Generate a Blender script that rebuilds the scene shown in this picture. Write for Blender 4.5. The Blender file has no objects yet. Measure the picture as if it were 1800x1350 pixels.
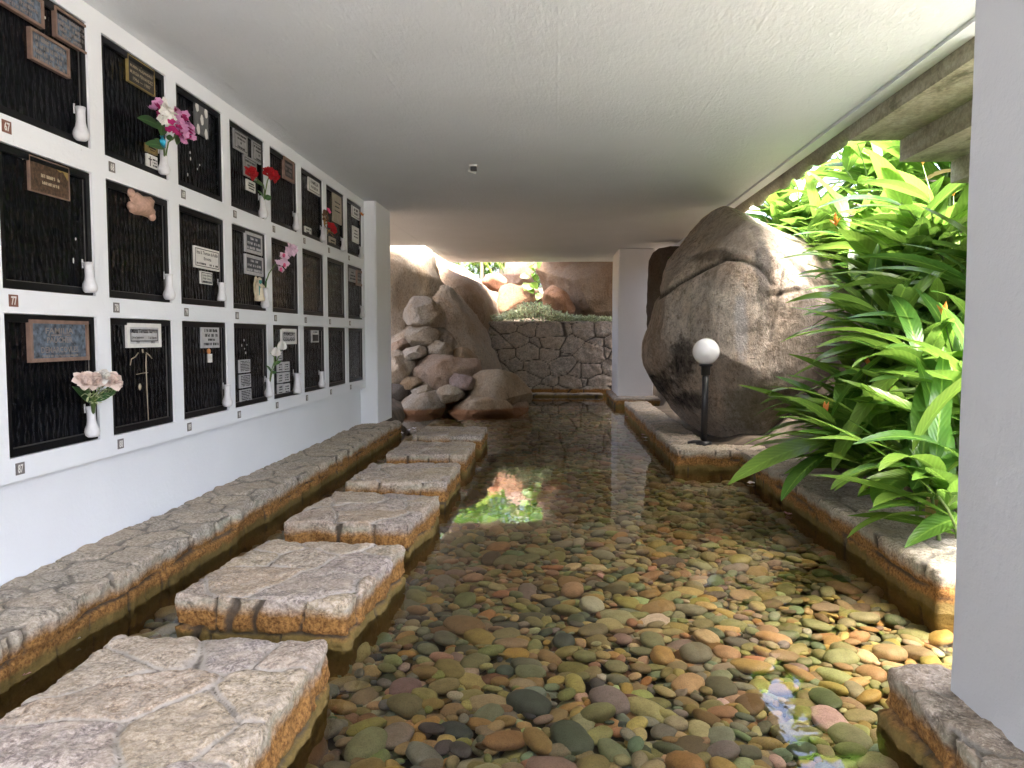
import bpy, math, random
import numpy as np
from mathutils import Vector, Matrix, noise

sc = bpy.context.scene
COL = sc.collection
R = math.radians
rnd = random.Random(7)

# ------------------------------------------------------------------ camera
H = 1.35
cam = bpy.data.cameras.new('camera')
cam.lens, cam.sensor_width, cam.clip_start, cam.clip_end = 27.0, 36.0, 0.05, 2000
camo = bpy.data.objects.new('camera', cam)
camo.location = (0, 0, H)
camo.rotation_euler = (R(90 - 3.52), 0, R(3.18))
COL.objects.link(camo)
sc.camera = camo

# ------------------------------------------------------------------ sky and sun
SUN_DIR = Vector((0.08, -0.35, 1.0)).normalized()      # towards the sun
elev = math.asin(SUN_DIR.z)
azim = math.atan2(SUN_DIR.x, SUN_DIR.y)
w = bpy.data.worlds.new('World'); sc.world = w; w.use_nodes = True
wn = w.node_tree.nodes; wl = w.node_tree.links
sky = wn.new('ShaderNodeTexSky'); sky.sky_type = 'NISHITA'; sky.sun_disc = False
sky.sun_elevation = elev; sky.sun_rotation = azim; sky.air_density = .7; sky.dust_density = 10.0; sky.ozone_density = 1.0
wl.new(sky.outputs[0], wn['Background'].inputs[0]); wn['Background'].inputs[1].default_value = 0.15
sl = bpy.data.lights.new('sun', 'SUN'); sl.energy = .85; sl.angle = R(14); sl.color = (1.0, .97, .92)
so = bpy.data.objects.new('sun', sl); so.rotation_euler = SUN_DIR.to_track_quat('Z', 'Y').to_euler(); so.location = (0, 0, 20)
COL.objects.link(so)
sc.view_settings.view_transform = 'Standard'; sc.view_settings.look = 'None'
sc.view_settings.exposure = 4.1; sc.view_settings.gamma = 1.0; sc.view_settings.use_curve_mapping = False
cy = sc.cycles
cy.use_denoising = True
cy.max_bounces = 10; cy.diffuse_bounces = 7; cy.glossy_bounces = 4; cy.transmission_bounces = 6; cy.transparent_max_bounces = 10
cy.sample_clamp_indirect = 8.0; cy.caustics_reflective = False; cy.caustics_refractive = False

# ------------------------------------------------------------------ pixel of the photograph -> point in the place
RM = camo.rotation_euler.to_matrix()
def ray(u, v):
    return RM @ Vector(((u - 900) / 1350, -(v - 675) / 1350, -1))
def on_x(u, v, x):
    d = ray(u, v); return d * (x / d.x) + Vector((0, 0, H))
def on_y(u, v, y):
    d = ray(u, v); return d * (y / d.y) + Vector((0, 0, H))
def on_z(u, v, z):
    d = ray(u, v); return d * ((z - H) / d.z) + Vector((0, 0, H))
RI = RM.transposed()
def proj(p):
    c = RI @ (Vector(p) - Vector((0, 0, H)))
    return 900 + 1350 * c.x / -c.z, 675 - 1350 * c.y / -c.z

# ------------------------------------------------------------------ mesh helpers
class MB:
    def __init__(s):
        s.v, s.f, s.m, s.i = [], [], [], []
    def add(s, vs, fs, m=0, info=None):
        o = len(s.v)
        s.v += [tuple(p) for p in vs]
        s.f += [tuple(k + o for k in f) for f in fs]
        s.m += [m] * len(fs)
        s.i += info if info is not None else [(0, 0, 0)] * len(vs)
        return s
    def box(s, x0, x1, y0, y1, z0, z1, m=0):
        vs = [(x, y, z) for x in (x0, x1) for y in (y0, y1) for z in (z0, z1)]
        return s.add(vs, [(0, 1, 3, 2), (4, 6, 7, 5), (0, 4, 5, 1), (2, 3, 7, 6), (0, 2, 6, 4), (1, 5, 7, 3)], m)
    def tube(s, pts, rad, n=8, m=0, info=None):
        pts = [Vector(p) for p in pts]
        if not hasattr(rad, '__len__'): rad = [rad] * len(pts)
        vs, fs = [], []
        for k, p in enumerate(pts):
            d = (pts[min(k + 1, len(pts) - 1)] - pts[max(k - 1, 0)]).normalized()
            a = d.orthogonal().normalized() if abs(d.z) > .95 else d.cross(Vector((0, 0, 1))).normalized()
            b = d.cross(a)
            for j in range(n):
                t = 2 * math.pi * j / n
                vs.append(p + (a * math.cos(t) + b * math.sin(t)) * rad[k])
        for k in range(len(pts) - 1):
            for j in range(n):
                fs.append((k * n + j, k * n + (j + 1) % n, (k + 1) * n + (j + 1) % n, (k + 1) * n + j))
        fs.append(tuple(range(n - 1, -1, -1))); fs.append(tuple((len(pts) - 1) * n + j for j in range(n)))
        return s.add(vs, fs, m, [info or (0, 0, 0)] * len(vs))
    def lathe(s, prof, c=(0, 0, 0), n=20, m=0):
        vs, fs = [], []
        for r, z in prof:
            for j in range(n):
                t = 2 * math.pi * j / n
                vs.append((c[0] + r * math.cos(t), c[1] + r * math.sin(t), c[2] + z))
        for k in range(len(prof) - 1):
            for j in range(n):
                fs.append((k * n + j, k * n + (j + 1) % n, (k + 1) * n + (j + 1) % n, (k + 1) * n + j))
        fs.append(tuple(range(n - 1, -1, -1))); fs.append(tuple((len(prof) - 1) * n + j for j in range(n)))
        return s.add(vs, fs, m)
    def ball(s, c, r, nu=10, nv=7, m=0, info=None):
        if not hasattr(r, '__len__'): r = (r, r, r)
        prof = []
        vs, fs = [], []
        for a in range(nv + 1):
            t = math.pi * a / nv
            for j in range(nu):
                q = 2 * math.pi * j / nu
                vs.append((c[0] + r[0] * math.sin(t) * math.cos(q), c[1] + r[1] * math.sin(t) * math.sin(q), c[2] - r[2] * math.cos(t)))
        for a in range(nv):
            for j in range(nu):
                fs.append((a * nu + j, a * nu + (j + 1) % nu, (a + 1) * nu + (j + 1) % nu, (a + 1) * nu + j))
        return s.add(vs, fs, m, [info or (0, 0, 0)] * len(vs))
    def leaf(s, base, d, L, W, droop=.5, fold=.25, segs=8, tint=.5, m=0, up=None, shape=.8, wav=0.0, twist=0.0):
        """a blade with a mid-rib fold that bends down along its length"""
        p = Vector(base); d = Vector(d).normalized(); st = L / segs
        up = Vector(up) if up is not None else Vector((0, 0, 1))
        vs, fs, inf = [], [], []
        side = d.cross(up)
        if side.length < .05: side = d.orthogonal()
        side.normalize()
        side = Matrix.Rotation(twist, 3, d) @ side
        for k in range(segs + 1):
            t = k / segs
            nrm = side.cross(d).normalized()
            wd = W * .5 * max(.0, math.sin(math.pi * min(1, t ** shape)) ** .75) if 0 < t < 1 else W * .02
            wb = wav * math.sin(t * 17 + tint * 40)
            for q in (-1, -.5, 0, .5, 1):
                vs.append(p + side * (wd * q) + nrm * (abs(q) * wd * fold + wb * wd * q * q))
                inf.append((q, t, tint))
            p = p + d * st
            ax = side
            d = Matrix.Rotation(-droop / segs, 3, ax) @ d
        for k in range(segs):
            for j in range(4):
                a = k * 5 + j
                fs.append((a, a + 1, a + 6, a + 5))
        return s.add(vs, fs, m, inf)
    def build(s, name, mats, parent=None, smooth=True, at=None):
        me = bpy.data.meshes.new(name)
        vs = s.v
        if at is not None: vs = [(x - at[0], y - at[1], z - at[2]) for x, y, z in vs]
        me.from_pydata(vs, [], s.f)
        if not isinstance(mats, (list, tuple)): mats = [mats]
        for m in mats: me.materials.append(m)
        me.polygons.foreach_set('material_index', s.m)
        me.polygons.foreach_set('use_smooth', [smooth] * len(s.f))
        if any(i != (0, 0, 0) for i in s.i):
            a = me.attributes.new('info', 'FLOAT_VECTOR', 'POINT')
            a.data.foreach_set('vector', [c for i in s.i for c in i])
        me.update()
        o = bpy.data.objects.new(name, me)
        if at is not None: o.location = at
        COL.objects.link(o)
        if parent is not None:
            o.parent = parent; o.matrix_parent_inverse = Matrix.Identity(4)
            o.location = (0, 0, 0) if at is None else Vector(at)
        return o

def tag(o, label=None, cat=None, group=None, kind=None):
    if label: o['label'] = label
    if cat: o['category'] = cat
    if group: o['group'] = group
    if kind: o['kind'] = kind
    return o
def thing(name, label, cat, loc=(0, 0, 0), group=None):
    o = bpy.data.objects.new(name, None); COL.objects.link(o); o.location = loc; o.empty_display_size = .1
    return tag(o, label, cat, group)
def kids(o): return [c for c in bpy.data.objects if c.parent == o]
def copy_tree(o, parent=None):
    c = o.copy(); COL.objects.link(c); c.parent = parent
    for ch in kids(o): copy_tree(ch, c)
    return c

# ------------------------------------------------------------------ node helpers
class NT:
    def __init__(s, name, rough=.6, col=(.5, .5, .5), spec=.5):
        s.mat = bpy.data.materials.new(name); s.mat.use_nodes = True
        s.t = s.mat.node_tree; s.b = s.t.nodes['Principled BSDF']
        s.set(s.b, 'Roughness', rough); s.set(s.b, 'Base Color', col); s.set(s.b, 'Specular IOR Level', spec)
    def set(s, n, k, v):
        i = n.inputs[k]
        if hasattr(v, 'is_linked') or isinstance(v, bpy.types.NodeSocket): s.t.links.new(v, i)
        elif hasattr(v, '__len__') and len(v) == 3 and i.type == 'RGBA': i.default_value = (*v, 1)
        else: i.default_value = v
    def n(s, ty, **kw):
        n = s.t.nodes.new('ShaderNode' + ty)
        for k, v in kw.items():
            if k.startswith('_'): setattr(n, k[1:], v)
            else: s.set(n, int(k[1:]) if k[0] == 'i' and k[1:].isdigit() else k.replace('__', ' '), v)
        return n
    def co(s, kind='Object'): return s.n('TexCoord').outputs[kind]
    def pos(s): return s.n('NewGeometry').outputs['Position']
    def map(s, vec, scale=(1, 1, 1), loc=(0, 0, 0), rot=(0, 0, 0)):
        return s.n('Mapping', Vector=vec, Scale=scale, Location=loc, Rotation=rot).outputs[0]
    def noise(s, vec, scale, detail=4, rough=.55, dist=0):
        return s.n('TexNoise', Vector=vec, Scale=scale, Detail=detail, Roughness=rough, Distortion=dist).outputs['Fac']
    def ramp(s, fac, *stops):
        r = s.n('ValToRGB'); s.t.links.new(fac, r.inputs[0]); e = r.color_ramp.elements
        while len(e) < len(stops): e.new(.5)
        for k, (p, c) in enumerate(stops):
            e[k].position = p
            e[k].color = (c, c, c, 1) if not hasattr(c, '__len__') else (*c, 1)
        return r.outputs[0]
    def mix(s, fac, a, b, mode='MIX'):
        m = s.n('MixRGB', _blend_type=mode)
        s.set(m, 'Fac', fac); s.set(m, 'Color1', a); s.set(m, 'Color2', b)
        return m.outputs[0]
    def math(s, op, a, b=0.0, clamp=False):
        m = s.n('Math', _operation=op, _use_clamp=clamp); s.set(m, 0, a); s.set(m, 1, b); return m.outputs[0]
    def bump(s, h, strength=.3, dist=.01, normal=None):
        b = s.n('Bump', Height=h, Strength=strength, Distance=dist)
        if normal is not None: s.set(b, 'Normal', normal)
        return b.outputs[0]
    def out(s, k, v): s.set(s.b, k, v); return s
def sepz(t, v, k='Z'):
    return t.n('SeparateXYZ', i0=v).outputs[k]

def plain(name, col, rough=.5, metal=0.0, var=.12, scale=40, spec=.5, bump=0.0):
    t = NT(name, rough, col, spec)
    f = t.noise(t.co(), scale)
    a = tuple(c * (1 - var) for c in col); b = tuple(min(1, c * (1 + var)) for c in col)
    t.out('Base Color', t.ramp(f, (.3, a), (.7, b))); t.out('Metallic', metal)
    if bump: t.out('Normal', t.bump(f, bump, .005))
    return t.mat

def white_paint(name, col, sc1=38, strength=.35, dirt=True, stretch=(1, 1, 1), boards=False):
    t = NT(name, .62, col, .35); p = t.pos()
    f1 = t.noise(t.map(p, stretch), sc1, 6, .65); f2 = t.noise(p, 1.3, 3); f3 = t.noise(p, 9, 5, .7)
    c = t.mix(t.ramp(f2, (.35, 0), (.75, .5)), col, tuple(k * .9 for k in col))
    if dirt:
        sp = t.ramp(t.noise(t.map(p, (1, 1, .6)), 17, 6, .75), (.685, 0), (.76, 1))
        c = t.mix(t.math('MULTIPLY', sp, .4), c, (.16, .15, .14))
    t.out('Base Color', c)
    h = t.math('ADD', t.math('MULTIPLY', f1, .7), t.math('MULTIPLY', f3, .8))
    if boards:      # faint marks of the formwork boards
        y = t.math('FRACT', t.math('MULTIPLY', sepz(t, p, 'Y'), 2.1)); x = t.math('FRACT', t.math('MULTIPLY', sepz(t, p, 'X'), .83))
        ly = t.math('MULTIPLY', t.ramp(y, (.0, 0), (.03, 1), (.06, 0)), t.ramp(t.math('MULTIPLY', sepz(t, p, 'X'), .4), (.35, 0), (.7, 1)))
        lx = t.ramp(x, (.0, 0), (.012, 1), (.024, 0))
        h = t.math('ADD', h, t.math('MULTIPLY', t.math('ADD', ly, lx), t.math('MULTIPLY', f3, .25)))
    t.out('Normal', t.bump(h, strength, .018 if boards else .012))
    return t.mat

M = {}
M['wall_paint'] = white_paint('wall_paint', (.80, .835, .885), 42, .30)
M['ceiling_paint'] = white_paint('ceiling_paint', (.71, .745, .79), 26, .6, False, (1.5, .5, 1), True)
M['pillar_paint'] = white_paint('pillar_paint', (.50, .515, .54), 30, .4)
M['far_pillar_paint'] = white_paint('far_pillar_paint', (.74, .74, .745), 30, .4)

def stone_mat(name, tones, stain=True, mortar=(.42, .38, .34), dark=(.075, .06, .045)):
    t = NT(name, .85, (.4, .35, .3), .25); p = t.pos()
    joint = t.n('Attribute', _attribute_name='joint').outputs['Fac']
    cell = t.n('Attribute', _attribute_name='cell').outputs['Fac']
    side = t.n('Attribute', _attribute_name='side').outputs['Fac']
    base = t.ramp(cell, (0, tones[0]), (.35, tones[1]), (.65, tones[2]), (1, tones[3]))
    sp = t.noise(p, 62, 4, .75); gr = t.noise(t.map(p, (1, 1, 1.3)), 17, 7, .78, .4); bl = t.noise(p, 4, 5, .7, .5)
    base = t.mix(t.ramp(sp, (.38, .8), (.54, 0)), base, (.085, .07, .06))
    base = t.mix(t.ramp(sp, (.52, 0), (.66, .7)), base, (.68, .61, .53))
    base = t.mix(t.ramp(gr, (.45, 0), (.66, .7)), base, (.60, .52, .44))
    base = t.mix(t.ramp(t.noise(t.map(p, (1, 1, 1)), 2.2, 5, .7, .8), (.45, 0), (.7, .6)), base, (.44, .345, .25))
    base = t.mix(t.ramp(bl, (.5, 0), (.75, .55)), base, (.20, .185, .17))
    if stain:
        z = t.math('ADD', sepz(t, p), .022)
        zz = t.math('ADD', z, t.math('MULTIPLY', t.math('SUBTRACT', t.noise(p, 6, 3), .5), .07))
        zz = t.math('ADD', zz, t.math('MULTIPLY', t.math('SUBTRACT', gr, .5), .05))
        orange = t.mix(t.ramp(sp, (.38, 0), (.62, 1)), (.14, .062, .016), (.40, .21, .065))
        fo = t.math('MULTIPLY', t.ramp(t.math('MULTIPLY', t.math('ADD', zz, .1), 3.4), (.62, 1), (.80, 0)), side)
        fg = t.math('MULTIPLY', t.ramp(t.math('MULTIPLY', t.math('ADD', zz, .1), 3.4), (.68, 0), (.78, .5), (.90, 0)), t.math('MULTIPLY', side, t.ramp(t.noise(p, 2.6, 3), (.42, 0), (.62, 1))))
        base = t.mix(fo, base, orange)
        base = t.mix(fg, base, (.33, .36, .27))
        fw = t.ramp(t.math('MULTIPLY', t.math('ADD', zz, .1), 3.4), (.30, 1), (.40, 0))
        base = t.mix(t.math('MULTIPLY', fw, .85), base, (.15, .115, .035))
    jm = t.mix(side, mortar, dark)
    ja = t.math('MULTIPLY', t.math('SUBTRACT', 1.0, t.math('MULTIPLY', side, .28)), t.math('ADD', joint, t.math('MULTIPLY', t.math('SUBTRACT', gr, .5), .7)))
    base = t.mix(t.ramp(ja, (.15, 0), (.5, .85)), base, jm)
    base = t.mix(t.math('MULTIPLY', t.ramp(ja, (.70, 0), (.92, 1)), t.math('ADD', .78, t.math('MULTIPLY', side, .12))), base, dark)
    t.out('Base Color', base)
    h = t.math('ADD', t.math('MULTIPLY', gr, 1.0), t.math('MULTIPLY', sp, .35))
    t.out('Normal', t.bump(h, .75, .02))
    return t.mat
TONES = [(.42, .31, .21), (.33, .285, .275), (.46, .37, .25), (.36, .30, .285)]
M['stone'] = stone_mat('flagstone', TONES)
M['curb_stone'] = stone_mat('curb_stone', [(.46, .39, .30), (.37, .34, .285), (.50, .42, .31), (.41, .37, .31)], mortar=(.21, .19, .16))
M['dark_curb'] = stone_mat('brown_curb_stone', [(.24, .19, .145), (.19, .165, .14), (.27, .21, .15), (.21, .18, .15)], mortar=(.2, .19, .17))  # darker brown tones than the other curbs
M['wall_stone'] = stone_mat('wall_stone', [(.33, .31, .275), (.24, .24, .225), (.37, .325, .265), (.29, .28, .26)], stain=True, mortar=(.13, .125, .115), dark=(.045, .042, .038))

def rock_mat(name, big=False):
    t = NT(name, .82, (.4, .3, .2), .25); p = t.pos(); q = t.co()
    oc = t.n('ObjectInfo').outputs['Color']
    sp = t.noise(t.map(p, (1, 1, .7)), 36, 6, .85); gr = t.noise(t.map(p, (1, 1, .5)), 11, 8, .78, .5); bl = t.noise(t.map(p, (1, 1, .5)), 1.6, 5, .6, .6)
    c = t.mix(t.ramp(bl, (.38, 0), (.62, .9)), oc, t.mix(1.0, oc, (.95, .79, .64), 'MULTIPLY'))
    c = t.mix(t.ramp(gr, (.50, 0), (.72, .6)), c, t.mix(1.0, oc, (1.5, 1.45, 1.4), 'MULTIPLY'))
    c = t.mix(t.ramp(gr, (.28, .8), (.44, 0)), c, t.mix(1.0, oc, (.38, .33, .28), 'MULTIPLY'))
    c = t.mix(t.ramp(sp, (.38, .55), (.50, 0)), c, t.mix(1.0, oc, (.30, .26, .23), 'MULTIPLY'))
    c = t.mix(t.ramp(sp, (.55, 0), (.68, .4)), c, t.mix(1.0, oc, (1.6, 1.55, 1.5), 'MULTIPLY'))
    z = sepz(t, p)
    if big:
        s2 = t.noise(t.map(p, (1, 1, .75)), 15, 5, .85, .3)
        c = t.mix(t.ramp(s2, (.36, .75), (.47, 0)), c, t.mix(1.0, oc, (.30, .25, .21), 'MULTIPLY'))
        c = t.mix(t.ramp(s2, (.54, 0), (.66, .55)), c, t.mix(1.0, oc, (1.5, 1.45, 1.42), 'MULTIPLY'))
        stk = t.noise(t.map(p, (6, 6, .45)), 1.0, 6, .7, .3)
        c = t.mix(t.ramp(stk, (.50, 0), (.68, .55)), c, t.mix(1.0, oc, (.42, .36, .30), 'MULTIPLY'))
        c = t.mix(t.ramp(stk, (.30, .5), (.44, 0)), c, t.mix(1.0, oc, (1.45, 1.4, 1.38), 'MULTIPLY'))
        ck = t.n('Attribute', _attribute_name='crack').outputs['Fac']
        c = t.mix(t.ramp(t.math('MULTIPLY', ck, t.ramp(gr, (.3, .5), (.6, 1.2))), (.35, 0), (.95, .9)), c, (.06, .048, .038))
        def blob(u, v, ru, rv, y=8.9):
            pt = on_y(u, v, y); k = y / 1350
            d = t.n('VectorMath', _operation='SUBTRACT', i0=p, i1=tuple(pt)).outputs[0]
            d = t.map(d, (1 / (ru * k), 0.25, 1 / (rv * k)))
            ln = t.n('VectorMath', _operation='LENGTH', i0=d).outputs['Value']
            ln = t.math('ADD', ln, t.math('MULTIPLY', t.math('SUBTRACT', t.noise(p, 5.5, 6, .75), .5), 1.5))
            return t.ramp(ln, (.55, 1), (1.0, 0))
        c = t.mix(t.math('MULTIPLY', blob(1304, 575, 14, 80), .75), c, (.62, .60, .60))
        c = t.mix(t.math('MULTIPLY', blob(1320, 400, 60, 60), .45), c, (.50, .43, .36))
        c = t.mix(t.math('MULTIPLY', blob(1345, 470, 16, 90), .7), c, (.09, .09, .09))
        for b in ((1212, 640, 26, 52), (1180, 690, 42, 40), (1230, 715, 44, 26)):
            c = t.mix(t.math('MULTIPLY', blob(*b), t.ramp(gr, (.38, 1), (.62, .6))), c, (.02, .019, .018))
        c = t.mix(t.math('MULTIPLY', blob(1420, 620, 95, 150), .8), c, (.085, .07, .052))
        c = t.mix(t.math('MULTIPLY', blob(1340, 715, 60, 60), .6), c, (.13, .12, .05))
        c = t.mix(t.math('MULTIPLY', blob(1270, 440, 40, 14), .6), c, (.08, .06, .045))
    else:
        zz = t.math('ADD', t.math('ADD', z, .06), t.math('MULTIPLY', t.math('SUBTRACT', t.noise(p, 5, 3), .5), .06))
        fo = t.ramp(t.math('ADD', t.math('MULTIPLY', zz, 3.0), .3), (.52, 1), (.66, 0))
        c = t.mix(t.math('MULTIPLY', fo, .85), c, (.30, .125, .045))
    t.out('Base Color', c)
    g2 = t.noise(t.map(p, (1, 1, .6)), 34, 5, .75)
    h = t.math('ADD', t.math('ADD', t.math('MULTIPLY', gr, 1.6), t.math('MULTIPLY', g2, 1.1)), t.math('MULTIPLY', sp, .5))
    t.out('Normal', t.bump(h, 1.0, .075))
    return t.mat
M['rock'] = rock_mat('boulder_granite'); M['big_rock'] = rock_mat('stained_granite', True)

def leaf_mat(name, c0, c1, c2, trans=.38, rough=.32, vein=1.0):
    t = NT(name, rough, c0, .45)
    a = t.n('Attribute', _attribute_name='info').outputs['Vector']
    s = t.n('SeparateXYZ', i0=a)
    base = t.ramp(s.outputs['Z'], (.05, c0), (.5, c1), (.95, c2))
    au = t.math('ABSOLUTE', s.outputs['X'])
    rib = t.ramp(au, (.04, 1), (.12, 0))
    ph = t.math('ADD', t.math('MULTIPLY', s.outputs['Y'], 95), t.math('MULTIPLY', au, -16))
    st = t.math('MULTIPLY', t.math('ADD', t.math('SINE', ph), 1), .5)
    base = t.mix(t.math('MULTIPLY', rib, .55 * vein), base, tuple(min(1, k * 1.7) for k in c2))
    base = t.mix(t.math('MULTIPLY', st, .22 * vein), base, tuple(k * .55 for k in c0))
    f = t.noise(t.pos(), 14, 3); base = t.mix(t.ramp(f, (.35, 0), (.75, .25)), base, c2)
    t.out('Base Color', base)
    t.out('Normal', t.bump(st, .22 * vein, .01))
    tr = t.n('BsdfTranslucent'); t.set(tr, 'Color', t.mix(.5, base, tuple(min(1, k * 1.9) for k in c2)))
    mx = t.n('MixShader'); t.set(mx, 0, trans)
    out = [n for n in t.t.nodes if n.type == 'OUTPUT_MATERIAL'][0]
    t.t.links.new(t.b.outputs[0], mx.inputs[1]); t.t.links.new(tr.outputs[0], mx.inputs[2]); t.t.links.new(mx.outputs[0], out.inputs[0])
    return t.mat
M['leaf'] = leaf_mat('ginger_leaf', (.016, .066, .016), (.058, .165, .026), (.17, .29, .045), .32, .26)
M['dead_leaf'] = leaf_mat('dead_leaf', (.10, .06, .025), (.20, .13, .05), (.32, .24, .08), .2, .7, .4)
M['stem'] = plain('green_stem', (.10, .17, .04), .5)
M['cloth_leaf'] = leaf_mat('cloth_leaf', (.02, .07, .02), (.04, .12, .035), (.10, .2, .06), .1, .6)
M['cover_leaf'] = leaf_mat('ground_cover_leaf', (.12, .17, .08), (.33, .40, .20), (.55, .60, .36), .25, .5, 0)
M['palm_leaf'] = leaf_mat('palm_leaf', (.03, .10, .015), (.08, .2, .03), (.25, .3, .05), .4, .4, .2)
M['bract'] = plain('orange_bract', (.70, .24, .05), .5)
M['bract_yellow'] = plain('dried_bract', (.65, .40, .09), .6)
M['bract_pink'] = plain('pink_bract', (.8, .25, .16), .45)
M['soil'] = plain('soil', (.09, .07, .05), .95, var=.5, scale=6)
M['paving'] = plain('pale_paving', (.38, .39, .38), .85, var=.15, scale=3)

# ------------------------------------------------------------------ ground, water, paving (the setting)
def axis(lo, hi, step, far):
    a = list(np.arange(lo, hi + 1e-6, step)); b = []; x = hi; d = step
    while x < far: d *= 1.6; x += d; b.append(x)
    c = []; x = lo; d = step
    while x > -far: d *= 1.6; x -= d; c.append(x)
    return c[::-1] + a + b
def ground_h(x, y):
    if 1.55 < x < 2.2 and 8.6 < y < 14.5: return .09
    if -2.75 < x < 2.2 and -1.2 < y < 18.8: return -.5
    if x >= 2.2 and y < 4.2: return -.5 if -1.2 < y and x < 3.6 else .05
    if y >= 18.8 and x < 3: return min(1.55 + .16 * (y - 18.6), 3.2) + (.25 * max(0, -x - 3.0))
    if x >= 2.2:
        k = .45 + .75 * min(1, max(0, (y - 5.5) / 2)); return min(.13 + k * max(0, x - 2.5) + .05 * max(0, y - 8), 3.6 + .02 * x)
    if x <= -2.75: return 0.02 if y < 11 else min(.1 + .5 * (-x - 2.75), 2.5)
    return .02
gx, gy = axis(-7, 9, .25, 400), axis(-3, 27, .25, 400)
g = MB()
g.v = [(x, y, ground_h(x, y) + .05 * noise.noise((x * 1.3, y * 1.3, 0))) for y in gy for x in gx]; g.i = [(0, 0, 0)] * len(g.v)
nx = len(gx)
g.f = [(j * nx + k, j * nx + k + 1, (j + 1) * nx + k + 1, (j + 1) * nx + k) for j in range(len(gy) - 1) for k in range(nx - 1)]
g.m = [0] * len(g.f)
tag(g.build('ground', M['soil']), kind='structure')
pv = MB().box(-14, 14, -16, -1.25, .08, .16).box(3.62, 14, -1.247, 3.6, .08, .16)
tag(pv.build('patio', M['paving'], smooth=False), kind='structure')

WL = -.07      # the water level
def water_mat():
    t = NT('pond_water'); nt = t.t; nt.nodes.remove(t.b)
    p = t.pos()
    h = t.math('ADD', t.noise(t.map(p, (1, .45, 1)), 5.5, 2, .5), t.math('MULTIPLY', t.noise(t.map(p, (1, .5, 1)), 19, 2, .5), .22))
    nb = t.bump(h, .065, .02)
    fr = t.n('Fresnel', IOR=1.33, Normal=nb)
    gl = t.n('BsdfGlossy', Color=(1, 1, 1), Roughness=.012, Normal=nb)
    tr = t.n('BsdfTransparent', Color=(.95, .91, .76))
    mx = t.n('MixShader'); nt.links.new(fr.outputs[0], mx.inputs[0]); nt.links.new(tr.outputs[0], mx.inputs[1]); nt.links.new(gl.outputs[0], mx.inputs[2])
    out = [n for n in nt.nodes if n.type == 'OUTPUT_MATERIAL'][0]; nt.links.new(mx.outputs[0], out.inputs[0])
    return t.mat
wv = MB(); wv.add([(-2.7, -1.15, WL), (3.5, -1.15, WL), (3.5, 18.65, WL), (-2.7, 18.65, WL)], [(0, 1, 2, 3)])
tag(wv.build('water', water_mat(), smooth=False), kind='structure')

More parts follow.
